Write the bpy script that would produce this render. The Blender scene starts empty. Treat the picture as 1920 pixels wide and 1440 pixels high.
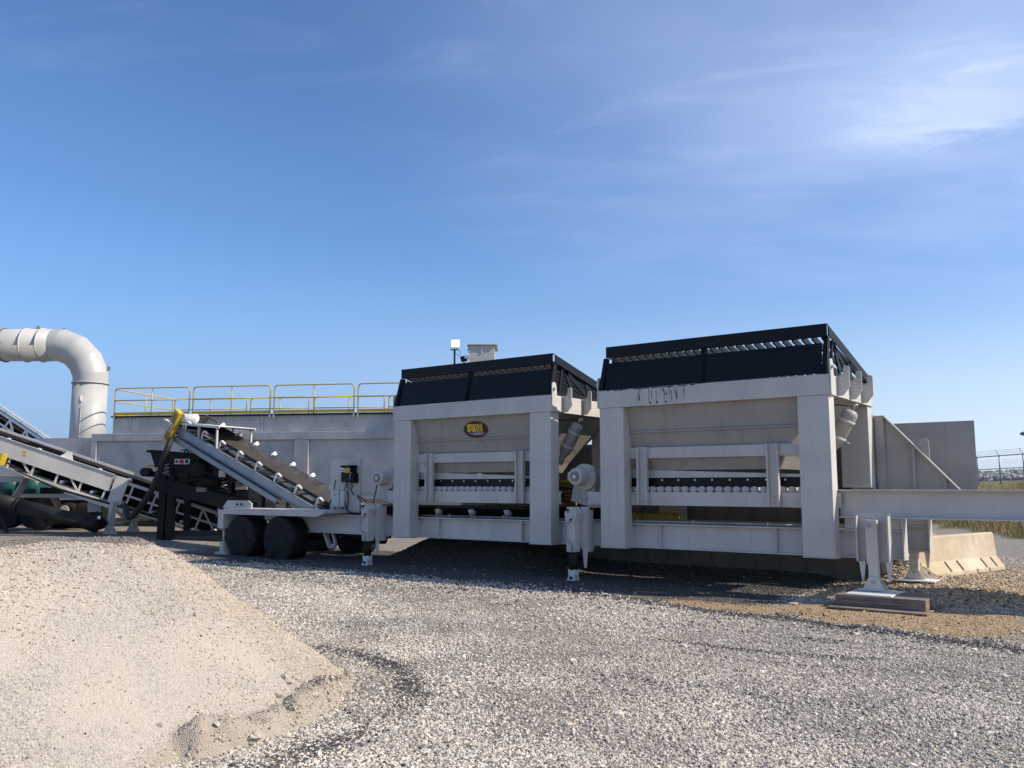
import bpy, math, random
import numpy as np
from mathutils import Vector, Matrix, noise

# ------------------------------------------------------------------ camera, sky, sun, exposure
S = bpy.context.scene
COL = S.collection
YAW, PIT, ROL = math.radians(-36.3), math.radians(6.86), math.radians(0.05)
FPX = 1607.9
EYE = Vector((0, 0, 1.8))
F = Vector((math.sin(YAW)*math.cos(PIT), math.cos(YAW)*math.cos(PIT), math.sin(PIT)))
R0 = Vector((math.cos(YAW), -math.sin(YAW), 0))
U0 = R0.cross(F)
R = R0*math.cos(ROL) + U0*math.sin(ROL)
U = -R0*math.sin(ROL) + U0*math.cos(ROL)
cam = bpy.data.objects.new('camera', bpy.data.cameras.new('camera'))
COL.objects.link(cam)
cam.matrix_world = Matrix(((R.x, U.x, -F.x, EYE.x), (R.y, U.y, -F.y, EYE.y), (R.z, U.z, -F.z, EYE.z), (0, 0, 0, 1)))
cam.data.sensor_width = 36
cam.data.lens = 36*FPX/1920
cam.data.clip_start = 0.05
cam.data.clip_end = 3000
S.camera = cam

SUN_DIR = Vector((1.17, 0.50, 1.0)).normalized()
SUN_EL = math.asin(SUN_DIR.z)
SUN_AZ = math.atan2(SUN_DIR.x, SUN_DIR.y)          # clockwise from +Y
sun = bpy.data.objects.new('sun', bpy.data.lights.new('sun', 'SUN'))
COL.objects.link(sun)
sun.data.energy = 4.2
sun.data.angle = math.radians(0.5)
sun.data.color = (1.0, 0.905, 0.77)
sun.rotation_euler = (-SUN_DIR).to_track_quat('-Z', 'Y').to_euler()

W = bpy.data.worlds.new('World')
S.world = W
W.use_nodes = True
nt = W.node_tree
nt.nodes.clear()
out = nt.nodes.new('ShaderNodeOutputWorld')
bg = nt.nodes.new('ShaderNodeBackground')
sky = nt.nodes.new('ShaderNodeTexSky')
sky.sky_type = 'NISHITA'
sky.sun_disc = False
sky.sun_elevation = SUN_EL
sky.sun_rotation = SUN_AZ
sky.altitude = 0
sky.air_density = 1.0
sky.dust_density = 0.25
sky.ozone_density = 3.2
bg.inputs['Strength'].default_value = 0.115
tc = nt.nodes.new('ShaderNodeTexCoord')
def wmath(op, a, b=None, clamp=False):
    n = nt.nodes.new('ShaderNodeMath'); n.operation = op; n.use_clamp = clamp
    for i, v in enumerate((a, b)):
        if v is None: continue
        if isinstance(v, (int, float)): n.inputs[i].default_value = v
        else: nt.links.new(v, n.inputs[i])
    return n.outputs[0]
def wdot(v):
    n = nt.nodes.new('ShaderNodeVectorMath'); n.operation = 'DOT_PRODUCT'
    nt.links.new(tc.outputs['Generated'], n.inputs[0]); n.inputs[1].default_value = v
    return n.outputs['Value']
# thin cirrus laid on a flat layer high above: the layer's coordinates are direction / height
dz = wmath('MAXIMUM', wdot((0, 0, 1)), 0.04)
cx = wmath('DIVIDE', wdot(tuple(R0)), dz)
cy = wmath('DIVIDE', wdot((F.x, F.y, 0)), dz)
comb = nt.nodes.new('ShaderNodeCombineXYZ')
nt.links.new(cx, comb.inputs[0]); nt.links.new(cy, comb.inputs[1])
def wnoise(scale, detail, rough, dist, mapping):
    m = nt.nodes.new('ShaderNodeMapping')
    m.inputs['Location'].default_value = mapping[0]; m.inputs['Rotation'].default_value = mapping[1]; m.inputs['Scale'].default_value = mapping[2]
    nt.links.new(comb.outputs[0], m.inputs[0])
    n = nt.nodes.new('ShaderNodeTexNoise')
    n.inputs['Scale'].default_value = scale; n.inputs['Detail'].default_value = detail
    n.inputs['Roughness'].default_value = rough; n.inputs['Distortion'].default_value = dist
    nt.links.new(m.outputs[0], n.inputs[0])
    return n.outputs[0]
def wramp(v, a, b):
    n = nt.nodes.new('ShaderNodeMapRange'); n.interpolation_type = 'SMOOTHSTEP'
    nt.links.new(v, n.inputs[0]); n.inputs[1].default_value = a; n.inputs[2].default_value = b
    return n.outputs[0]
veil = wramp(wnoise(0.9, 5, 0.5, 0.4, ((3.1, 1.2, 0), (0, 0, 0.9), (0.9, 1.2, 1))), 0.25, 0.85)
wisp = wramp(wnoise(2.4, 7, 0.58, 0.8, ((7.3, 4.4, 0), (0, 0, 0.85), (0.7, 1.3, 1))), 0.45, 0.80)
# the veil thickens towards the sun's side of the sky
side = wramp(cx, -0.55, 1.15)
c1 = wmath('MULTIPLY', side, wmath('ADD', wmath('MULTIPLY', veil, 0.45), 0.22))
c1 = wmath('ADD', c1, wmath('MULTIPLY', wmath('MULTIPLY', wisp, wramp(cx, -0.9, 0.6)), 0.13))
c1 = wmath('ADD', c1, wmath('MULTIPLY', wmath('MULTIPLY', wisp, wramp(cy, 2.15, 1.65)), 0.13))
# one brighter mare's tail, frayed by noise
wob = wmath('MULTIPLY', wmath('SUBTRACT', wnoise(3.6, 8, 0.62, 0.8, ((1.7, 5.2, 0), (0, 0, 0.9), (1, 1.8, 1))), 0.5), 0.62)
ua = wmath('ADD', wmath('MULTIPLY', wmath('SUBTRACT', cx, 1.26), 0.64), wmath('MULTIPLY', wmath('SUBTRACT', cy, 2.20), -0.77))
ub = wmath('ADD', wmath('ADD', wmath('MULTIPLY', wmath('SUBTRACT', cx, 1.26), 0.77), wmath('MULTIPLY', wmath('SUBTRACT', cy, 2.20), 0.64)), wob)
tail = wmath('MULTIPLY', wramp(wmath('ABSOLUTE', ua), 0.42, 0.0), wmath('MULTIPLY', wramp(ub, 0.18, 0.00), wramp(ub, -0.55, 0.05)))
cl = wmath('MULTIPLY', wmath('MINIMUM', c1, 0.9), wramp(cy, 5.2, 1.9))
cl = wmath('MINIMUM', wmath('ADD', cl, wmath('MULTIPLY', wmath('MULTIPLY', tail, wmath('ADD', wmath('MULTIPLY', wisp, 0.5), 0.6)), 0.62)), 0.9)
tint = nt.nodes.new('ShaderNodeMix'); tint.data_type = 'RGBA'; tint.blend_type = 'MULTIPLY'; tint.inputs[0].default_value = 1
nt.links.new(sky.outputs[0], tint.inputs[6]); tint.inputs[7].default_value = (0.72, 0.89, 1.10, 1)
mixn = nt.nodes.new('ShaderNodeMix'); mixn.data_type = 'RGBA'
nt.links.new(cl, mixn.inputs[0])
nt.links.new(tint.outputs[2], mixn.inputs[6])
mixn.inputs[7].default_value = (4.6, 5.5, 7.6, 1)
# pale air near the horizon, whiter towards the sun's side
hz = wmath('MULTIPLY', wramp(wmath('DIVIDE', wdot((0, 0, 1)), 1.0), 0.27, 0.0), 0.88)
sunside = wramp(wdot((SUN_DIR.x/math.hypot(SUN_DIR.x, SUN_DIR.y), SUN_DIR.y/math.hypot(SUN_DIR.x, SUN_DIR.y), 0)), -0.75, 0.55)
hcol = nt.nodes.new('ShaderNodeMix'); hcol.data_type = 'RGBA'
nt.links.new(sunside, hcol.inputs[0]); hcol.inputs[6].default_value = (1.75, 2.65, 4.5, 1); hcol.inputs[7].default_value = (5.3, 6.1, 7.1, 1)
mix2 = nt.nodes.new('ShaderNodeMix'); mix2.data_type = 'RGBA'
nt.links.new(hz, mix2.inputs[0]); nt.links.new(mixn.outputs[2], mix2.inputs[6]); nt.links.new(hcol.outputs[2], mix2.inputs[7])
nt.links.new(mix2.outputs[2], bg.inputs['Color'])
nt.links.new(bg.outputs[0], out.inputs['Surface'])

S.view_settings.view_transform = 'Standard'
S.view_settings.look = 'None'
S.view_settings.gamma = 1
S.view_settings.use_curve_mapping = False
S.view_settings.exposure = 0.38
S.cycles.max_bounces = 6
S.cycles.diffuse_bounces = 3

random.seed(7)
RNG = np.random.default_rng(11)

# ------------------------------------------------------------------ helpers
def at(px, py, X=None, Y=None, Z=None, D=None):
    """photo pixel -> the point of that ray on a known plane (or at a known depth)"""
    d = R*((px-960)/FPX) + U*((720-py)/FPX) + F
    if X is not None: t = (X-EYE.x)/d.x
    elif Y is not None: t = (Y-EYE.y)/d.y
    elif Z is not None: t = (Z-EYE.z)/d.z
    else: t = D
    return EYE + d*t

def V(*a): return Vector(a)
XA, YA, ZA = V(1, 0, 0), V(0, 1, 0), V(0, 0, 1)

class MB:
    def __init__(s): s.v = []; s.f = []; s.sm = []
    def _add(s, vs, fs, smooth=False):
        o = len(s.v); s.v += [tuple(p) for p in vs]
        for f in fs: s.f.append(tuple(i+o for i in f)); s.sm.append(smooth)
        return s
    def hexa(s, p):
        return s._add(p, [(0, 3, 2, 1), (4, 5, 6, 7), (0, 1, 5, 4), (1, 2, 6, 5), (2, 3, 7, 6), (3, 0, 4, 7)])
    def box(s, x0, x1, y0, y1, z0, z1):
        return s.hexa([(x0, y0, z0), (x1, y0, z0), (x1, y1, z0), (x0, y1, z0), (x0, y0, z1), (x1, y0, z1), (x1, y1, z1), (x0, y1, z1)])
    def obox(s, o, a, b, c):
        o, a, b, c = map(Vector, (o, a, b, c))
        if a.cross(b).dot(c) < 0: a, b = b, a
        return s.hexa([o, o+a, o+a+b, o+b, o+c, o+a+c, o+a+b+c, o+b+c])
    def bar(s, p, q, w, h, up=ZA):
        p, q = Vector(p), Vector(q); d = (q-p).normalized()
        sd = d.cross(Vector(up))
        if sd.length < 1e-4: sd = d.cross(XA)
        sd.normalize(); n = sd.cross(d).normalized()
        return s.obox(p - sd*w/2 - n*h/2, q-p, sd*w, n*h)
    def prism(s, pts, ext):
        """closed polygon pts (3-D, planar) pushed along ext"""
        pts = [Vector(p) for p in pts]; ext = Vector(ext); n = len(pts)
        nr = V(0, 0, 0)
        for i in range(n): nr += pts[i].cross(pts[(i+1) % n])
        if nr.dot(ext) < 0: pts.reverse()
        vs = pts + [p+ext for p in pts]
        fs = [tuple(range(n-1, -1, -1)), tuple(range(n, 2*n))] + [(i, (i+1) % n, n+(i+1) % n, n+i) for i in range(n)]
        return s._add(vs, fs)
    def sweep(s, path, r, n=10, closed=False, cap=True, smooth=True, up=ZA):
        path = [Vector(p) for p in path]; m = len(path)
        rs = r if isinstance(r, (list, tuple)) else [r]*m
        vs = []; prev = None
        for i, p in enumerate(path):
            a = path[i]-path[i-1] if (i > 0 or closed) else None
            b = path[(i+1) % m]-path[i] if (i < m-1 or closed) else None
            if a is not None and b is not None and a.length > 1e-9 and b.length > 1e-9:
                d = (a.normalized()+b.normalized()).normalized(); k = 1/max(0.3, d.dot(a.normalized()))
            else: d = (a if a is not None else b).normalized(); k = 1
            if prev is None:
                x = d.cross(Vector(up))
                if x.length < 1e-3: x = d.cross(XA)
                x.normalize()
            else:
                x = (prev - d*prev.dot(d)).normalized()
            prev = x; y = d.cross(x)
            # mitre: stretch the ring across the bend
            bd = None
            if a is not None and b is not None:
                bd = (b.normalized()-a.normalized())
                bd = bd.normalized() if bd.length > 1e-4 else None
            for j in range(n):
                t = 2*math.pi*j/n
                o = (x*math.cos(t)+y*math.sin(t))*rs[i]
                if bd is not None: o = o + bd*(o.dot(bd))*(k-1)
                vs.append(p+o)
        fs = []
        for i in range(m if closed else m-1):
            for j in range(n):
                a0 = i*n+j; a1 = i*n+(j+1) % n; b0 = ((i+1) % m)*n+j; b1 = ((i+1) % m)*n+(j+1) % n
                fs.append((a0, a1, b1, b0))
        s._add(vs, fs, smooth)
        if cap and not closed:
            o = len(s.v)-m*n
            s.f.append(tuple(o+j for j in range(n-1, -1, -1))); s.sm.append(False)
            s.f.append(tuple(o+(m-1)*n+j for j in range(n))); s.sm.append(False)
        return s
    def cyl(s, p, q, r, n=14, smooth=True): return s.sweep([p, q], r, n, smooth=smooth)
    def lathe(s, c, ax, prof, n=20, smooth=True):
        """prof: (distance along axis, radius)"""
        c, ax = Vector(c), Vector(ax).normalized()
        x = ax.cross(ZA)
        if x.length < 1e-3: x = ax.cross(XA)
        x.normalize(); y = ax.cross(x); vs = []
        for h, r in prof:
            for j in range(n):
                t = 2*math.pi*j/n
                vs.append(c+ax*h+(x*math.cos(t)+y*math.sin(t))*r)
        fs = [(i*n+j, i*n+(j+1) % n, (i+1)*n+(j+1) % n, (i+1)*n+j) for i in range(len(prof)-1) for j in range(n)]
        s._add(vs, fs, smooth)
        o = len(s.v)-len(prof)*n
        s.f.append(tuple(o+j for j in range(n-1, -1, -1))); s.sm.append(False)
        s.f.append(tuple(o+(len(prof)-1)*n+j for j in range(n))); s.sm.append(False)
        return s
    def quad(s, a, b, c, d): return s._add([a, b, c, d], [(0, 1, 2, 3)])
    def mesh(s, name, off=V(0, 0, 0)):
        me = bpy.data.meshes.new(name)
        me.from_pydata([(p[0]-off.x, p[1]-off.y, p[2]-off.z) for p in s.v], [], s.f)
        me.polygons.foreach_set('use_smooth', s.sm)
        me.update()
        return me

def root_of(o):
    while o.parent: o = o.parent
    return o
def tag(o, label=None, cat=None, group=None, kind=None):
    if label: o['label'] = label
    if cat: o['category'] = cat
    if group: o['group'] = group
    if kind: o['kind'] = kind
    return o
def build(name, mb, mat, parent=None, bevel=0.0, label=None, kind=None):
    off = root_of(parent).location if parent else V(0, 0, 0)
    me = mb.mesh(name, off)
    me.materials.append(mat)
    o = bpy.data.objects.new(name, me); COL.objects.link(o)
    if parent: o.parent = parent
    if bevel:
        m = o.modifiers.new('bevel', 'BEVEL'); m.width = bevel; m.segments = 2; m.limit_method = 'ANGLE'; m.harden_normals = False
    if label: o['label'] = label
    if kind: o['kind'] = kind
    return o
def thing(name, label, cat, loc, group=None):
    o = bpy.data.objects.new(name, None); COL.objects.link(o); o.location = loc
    o.empty_display_size = 0.2
    return tag(o, label, cat, group)
def solo(name, mb, mat, label, cat, group=None, loc=None, bevel=0, kind=None):
    loc = Vector(loc) if loc is not None else V(*mb.v[0])
    me = mb.mesh(name, loc); me.materials.append(mat)
    o = bpy.data.objects.new(name, me); COL.objects.link(o); o.location = loc
    if bevel:
        m = o.modifiers.new('bevel', 'BEVEL'); m.width = bevel; m.segments = 2; m.limit_method = 'ANGLE'
    return tag(o, label, cat, group, kind)

# ------------------------------------------------------------------ materials
def new_mat(name):
    m = bpy.data.materials.new(name); m.use_nodes = True
    t = m.node_tree; b = t.nodes['Principled BSDF']
    return m, t, b
def N(t, typ, **kw):
    n = t.nodes.new(typ)
    for k, v in kw.items():
        if hasattr(n, k): setattr(n, k, v)
        else: n.inputs[k].default_value = v
    return n
def coord(t, scale=(1, 1, 1)):
    g = N(t, 'ShaderNodeTexCoord'); mp = N(t, 'ShaderNodeMapping'); mp.inputs['Scale'].default_value = scale
    t.links.new(g.outputs['Object'], mp.inputs[0]); return mp.outputs[0]
def tex_noise(t, vec, scale, detail=4, rough=0.55, dist=0):
    n = N(t, 'ShaderNodeTexNoise'); n.inputs['Scale'].default_value = scale; n.inputs['Detail'].default_value = detail
    n.inputs['Roughness'].default_value = rough; n.inputs['Distortion'].default_value = dist
    t.links.new(vec, n.inputs[0]); return n.outputs[0]
def ramp(t, v, a, b):
    n = N(t, 'ShaderNodeMapRange'); n.interpolation_type = 'SMOOTHSTEP'
    n.inputs[1].default_value = a; n.inputs[2].default_value = b
    t.links.new(v, n.inputs[0]); return n.outputs[0]
def mathn(t, op, a, b, clamp=False):
    n = N(t, 'ShaderNodeMath'); n.operation = op; n.use_clamp = clamp
    for i, v in enumerate((a, b)):
        if isinstance(v, (int, float)): n.inputs[i].default_value = v
        else: t.links.new(v, n.inputs[i])
    return n.outputs[0]
def mixc(t, fac, a, b, blend='MIX'):
    n = N(t, 'ShaderNodeMix'); n.data_type = 'RGBA'; n.blend_type = blend
    if isinstance(fac, (int, float)): n.inputs[0].default_value = fac
    else: t.links.new(fac, n.inputs[0])
    for i, c in ((6, a), (7, b)):
        if isinstance(c, tuple): n.inputs[i].default_value = (*c, 1)
        else: t.links.new(c, n.inputs[i])
    return n.outputs[2]
def bump(t, b, h, strength, dist):
    n = N(t, 'ShaderNodeBump'); n.inputs['Strength'].default_value = strength; n.inputs['Distance'].default_value = dist
    t.links.new(h, n.inputs['Height']); t.links.new(n.outputs[0], b.inputs['Normal'])

def paint(name, col, rough=0.42, dust=(0.44, 0.41, 0.36), dust_amt=0.25, streak=0.12, var=0.10, metal=0.0, wave=0.25, rust=0.0):
    """sprayed steel: faint mottling, rain streaks, blown dust and slightly wavy plate"""
    m, t, b = new_mat(name)
    c0 = coord(t)
    big = tex_noise(t, c0, 1.1, 4, 0.6)
    fine = tex_noise(t, c0, 14, 5, 0.65)
    st = tex_noise(t, coord(t, (9, 9, 0.5)), 1.0, 4, 0.6)
    lo = tuple(x*(1-var) for x in col); hi = tuple(min(1, x*(1+var*0.6)) for x in col)
    c = mixc(t, ramp(t, big, 0.3, 0.7), lo, hi)
    c = mixc(t, mathn(t, 'MULTIPLY', ramp(t, st, 0.52, 0.75), streak), c, tuple(x*0.45 for x in col))
    dm = mathn(t, 'MULTIPLY', ramp(t, mathn(t, 'ADD', mathn(t, 'MULTIPLY', fine, 0.5), mathn(t, 'MULTIPLY', big, 0.5)), 0.42, 0.68), dust_amt)
    c = mixc(t, dm, c, dust)
    spk = ramp(t, tex_noise(t, c0, 38, 2, 0.5), 0.735, 0.76)
    c = mixc(t, mathn(t, 'MULTIPLY', spk, 0.35), c, tuple(x*0.3 for x in col))
    if rust > 0:
        run = ramp(t, tex_noise(t, coord(t, (17, 17, 1.3)), 1.0, 3, 0.6, 0.2), 0.66, 0.74)
        zone = ramp(t, tex_noise(t, c0, 0.8, 2, 0.5), 0.52, 0.66)
        c = mixc(t, mathn(t, 'MULTIPLY', mathn(t, 'MULTIPLY', run, zone), rust), c, (0.20, 0.12, 0.07))
    t.links.new(c, b.inputs['Base Color'])
    r = N(t, 'ShaderNodeMapRange'); r.inputs[3].default_value = rough-0.08; r.inputs[4].default_value = min(1, rough+0.2)
    t.links.new(fine, r.inputs[0]); t.links.new(r.outputs[0], b.inputs['Roughness'])
    b.inputs['Metallic'].default_value = metal
    bump(t, b, tex_noise(t, c0, 2.2, 3, 0.5), wave, 0.02)
    return m

M = {}
M['paint'] = paint('light_grey_paint', (0.57, 0.54, 0.495), 0.40, dust_amt=0.22, streak=0.20, var=0.13, rust=0.35)
M['bagpaint'] = paint('baghouse_paint', (0.53, 0.495, 0.455), 0.5, dust=(0.50, 0.45, 0.38), dust_amt=0.28, streak=0.38, var=0.2, rust=0.3)
M['duct'] = paint('duct_paint', (0.47, 0.465, 0.445), 0.42, dust_amt=0.15, streak=0.2)
M['hopper'] = paint('hopper_paint', (0.35, 0.325, 0.29), 0.5, dust=(0.37, 0.325, 0.265), dust_amt=0.4, streak=0.4, rust=0.45)
M['darkpaint'] = paint('weathered_wall_paint', (0.24, 0.23, 0.21), 0.6, dust=(0.30, 0.25, 0.19), dust_amt=0.4, streak=0.4, var=0.2)
M['wing'] = paint('wing_wall_paint', (0.37, 0.355, 0.335), 0.5, dust_amt=0.2, streak=0.3, var=0.14)
M['galv'] = paint('galvanised_steel', (0.31, 0.335, 0.36), 0.38, dust_amt=0.12, var=0.16, metal=0.35)
M['black'] = paint('black_paint', (0.0055, 0.006, 0.008), 0.42, dust=(0.06, 0.055, 0.05), dust_amt=0.03, streak=0.05, var=0.2)
M['blackdust'] = paint('dusty_black_paint', (0.008, 0.008, 0.009), 0.5, dust=(0.10, 0.09, 0.075), dust_amt=0.10, streak=0.05, var=0.3)
M['yellow'] = paint('safety_yellow', (0.62, 0.40, 0.02), 0.42, dust_amt=0.12)
M['yellowdark'] = paint('yellow_mesh_guard', (0.27, 0.17, 0.02), 0.6, dust_amt=0.2)
M['railyellow'] = paint('rail_yellow', (0.62, 0.41, 0.03), 0.4, dust_amt=0.05, wave=0.0)
M['white'] = paint('white_paint', (0.74, 0.74, 0.72), 0.4, dust_amt=0.12)
M['teal'] = paint('teal_paint', (0.006, 0.085, 0.075), 0.35, dust_amt=0.1)
M['steel'] = paint('bare_steel', (0.35, 0.34, 0.33), 0.4, dust_amt=0.3, metal=0.6)
M['rust'] = paint('rusty_plate', (0.17, 0.125, 0.10), 0.75, dust=(0.30, 0.26, 0.21), dust_amt=0.5, var=0.3)
M['cable'] = paint('black_cable', (0.012, 0.012, 0.012), 0.5, dust_amt=0.05, wave=0)
M['chrome'] = paint('zinc_bolt', (0.6, 0.6, 0.6), 0.25, dust_amt=0.05, metal=0.9, wave=0)
M['red'] = paint('red_print', (0.5, 0.04, 0.03), 0.5, dust_amt=0.05, wave=0)
M['maroon'] = paint('maroon_print', (0.20, 0.012, 0.02), 0.5, dust_amt=0.05, wave=0)
M['decalblack'] = paint('decal_black', (0.008, 0.008, 0.010), 0.4, dust_amt=0.02, wave=0)
M['decalyellow'] = paint('decal_yellow', (0.75, 0.48, 0.03), 0.45, dust_amt=0.02, wave=0)
M['decalwhite'] = paint('decal_white', (0.55, 0.55, 0.55), 0.45, dust_amt=0.02, wave=0)
M['scrape'] = paint('black_scuff', (0.015, 0.015, 0.018), 0.6, dust_amt=0.0, wave=0)

def m_tarp():
    m, t, b = new_mat('black_tarpaulin'); c0 = coord(t)
    n = tex_noise(t, c0, 3, 5, 0.6, 1.0)
    t.links.new(mixc(t, ramp(t, n, 0.35, 0.75), (0.007, 0.007, 0.008), (0.020, 0.020, 0.020)), b.inputs['Base Color'])
    b.inputs['Roughness'].default_value = 0.62
    bump(t, b, tex_noise(t, coord(t, (1, 1, 2.2)), 4.5, 5, 0.55, 1.5), 0.8, 0.05)
    return m
M['tarp'] = m_tarp()
def m_rubber():
    m, t, b = new_mat('belt_rubber'); c0 = coord(t)
    n = tex_noise(t, c0, 2.2, 6, 0.65, 0.4)
    t.links.new(mixc(t, ramp(t, n, 0.38, 0.62), (0.055, 0.048, 0.038), (0.115, 0.11, 0.10)), b.inputs['Base Color'])
    b.inputs['Roughness'].default_value = 0.75
    bump(t, b, tex_noise(t, c0, 25, 3), 0.2, 0.01)
    return m
M['belt'] = m_rubber()
M['fines'] = paint('dark_fines', (0.045, 0.038, 0.03), 0.9, dust=(0.09, 0.075, 0.06), dust_amt=0.4)
M['rubber'] = paint('black_rubber', (0.012, 0.012, 0.013), 0.7, dust=(0.12, 0.10, 0.08), dust_amt=0.2)

def m_concrete():
    m, t, b = new_mat('barrier_concrete'); c0 = coord(t)
    n = tex_noise(t, c0, 1.6, 6, 0.65); f = tex_noise(t, c0, 22, 5, 0.7)
    st = tex_noise(t, coord(t, (6, 6, 0.6)), 1.0, 4, 0.6)
    c = mixc(t, ramp(t, n, 0.35, 0.68), (0.47, 0.375, 0.25), (0.60, 0.52, 0.39))
    c = mixc(t, mathn(t, 'MULTIPLY', ramp(t, st, 0.5, 0.7), 0.3), c, (0.34, 0.24, 0.13))
    c = mixc(t, mathn(t, 'MULTIPLY', ramp(t, f, 0.62, 0.72), 0.35), c, (0.25, 0.21, 0.16))
    t.links.new(c, b.inputs['Base Color']); b.inputs['Roughness'].default_value = 0.9
    bump(t, b, f, 0.35, 0.01)
    return m
M['concrete'] = m_concrete()
def m_timber():
    m, t, b = new_mat('weathered_timber')
    g = tex_noise(t, coord(t, (1.2, 26, 26)), 1.0, 6, 0.6, 0.3)
    n = tex_noise(t, coord(t), 3, 3)
    c = mixc(t, ramp(t, g, 0.3, 0.7), (0.10, 0.075, 0.055), (0.27, 0.22, 0.175))
    c = mixc(t, mathn(t, 'MULTIPLY', ramp(t, n, 0.5, 0.8), 0.4), c, (0.32, 0.28, 0.24))
    t.links.new(c, b.inputs['Base Color']); b.inputs['Roughness'].default_value = 0.85
    bump(t, b, g, 0.5, 0.01)
    return m
M['timber'] = m_timber()
def m_lamp():
    m, t, b = new_mat('lit_lens')
    b.inputs['Base Color'].default_value = (0.9, 0.9, 0.9, 1)
    b.inputs['Emission Color'].default_value = (1, 0.97, 0.92, 1); b.inputs['Emission Strength'].default_value = 14
    return m
M['lamp'] = m_lamp()

for k_ in ('black', 'blackdust', 'rubber', 'cable', 'tarp'): M[k_].node_tree.nodes['Principled BSDF'].inputs['Specular IOR Level'].default_value = 0.26
# --- loose stone
def m_ground():
    m, t, b = new_mat('gravel_ground')
    g = N(t, 'ShaderNodeNewGeometry'); pos = g.outputs['Position']
    v1 = N(t, 'ShaderNodeTexVoronoi'); v1.inputs['Scale'].default_value = 34; v1.inputs['Randomness'].default_value = 1
    t.links.new(pos, v1.inputs['Vector'])
    v2 = N(t, 'ShaderNodeTexVoronoi'); v2.inputs['Scale'].default_value = 75
    t.links.new(pos, v2.inputs['Vector'])
    sep = N(t, 'ShaderNodeSeparateColor'); t.links.new(v1.outputs['Color'], sep.inputs[0])
    sep2 = N(t, 'ShaderNodeSeparateColor'); t.links.new(v2.outputs['Color'], sep2.inputs[0])
    cr = N(t, 'ShaderNodeValToRGB'); e = cr.color_ramp.elements
    e[0].position = 0.0; e[0].color = (0.09, 0.085, 0.08, 1); e[1].position = 1; e[1].color = (0.56, 0.50, 0.42, 1)
    for p_, c_ in ((0.15, (0.16, 0.14, 0.12)), (0.40, (0.30, 0.26, 0.215)), (0.75, (0.44, 0.385, 0.315))):
        k = e.new(p_); k.color = (*c_, 1)
    t.links.new(sep.outputs[0], cr.inputs[0])
    c = mixc(t, mathn(t, 'MULTIPLY', sep2.outputs[1], 0.45), cr.outputs[0], (0.25, 0.215, 0.175))
    big = tex_noise(t, pos, 0.35, 5, 0.6)
    patchy = tex_noise(t, pos, 1.7, 6, 0.65)
    c = mixc(t, mathn(t, 'MULTIPLY', ramp(t, big, 0.40, 0.62), 0.28), c, (0.30, 0.27, 0.24))
    c = mixc(t, mathn(t, 'MULTIPLY', ramp(t, patchy, 0.56, 0.70), 0.4), c, (0.20, 0.18, 0.155))
    a = N(t, 'ShaderNodeVertexColor', layer_name='dirt'); sa = N(t, 'ShaderNodeSeparateColor'); t.links.new(a.outputs[0], sa.inputs[0])
    tann = tex_noise(t, pos, 2.6, 6, 0.7)
    tcol = mixc(t, ramp(t, tex_noise(t, pos, 9, 5, 0.7), 0.35, 0.68), (0.33, 0.215, 0.11), (0.52, 0.385, 0.235))
    tm = ramp(t, mathn(t, 'ADD', sa.outputs[0], mathn(t, 'MULTIPLY', mathn(t, 'SUBTRACT', tann, 0.5), 1.0)), 0.42, 0.58)
    c = mixc(t, tm, c, tcol)
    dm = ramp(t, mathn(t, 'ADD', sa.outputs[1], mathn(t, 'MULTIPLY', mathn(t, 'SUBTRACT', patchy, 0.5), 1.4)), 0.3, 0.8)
    c = mixc(t, mathn(t, 'MULTIPLY', dm, 0.92), c, mixc(t, sep.outputs[0], (0.03, 0.027, 0.024), (0.13, 0.115, 0.10)))  # dark mask: real fines, and painted shade under the machine
    gm = ramp(t, mathn(t, 'ADD', sa.outputs[2], mathn(t, 'MULTIPLY', mathn(t, 'SUBTRACT', tann, 0.5), 0.4)), 0.3, 0.7)
    c = mixc(t, gm, c, mixc(t, patchy, (0.10, 0.11, 0.03), (0.24, 0.19, 0.09)))
    t.links.new(c, b.inputs['Base Color']); b.inputs['Roughness'].default_value = 0.92
    h = mathn(t, 'ADD', mathn(t, 'MULTIPLY', v1.outputs['Distance'], -1.0), mathn(t, 'MULTIPLY', v2.outputs['Distance'], -0.5))
    bump(t, b, h, 0.9, 0.03)
    return m
M['ground'] = m_ground()
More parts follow.
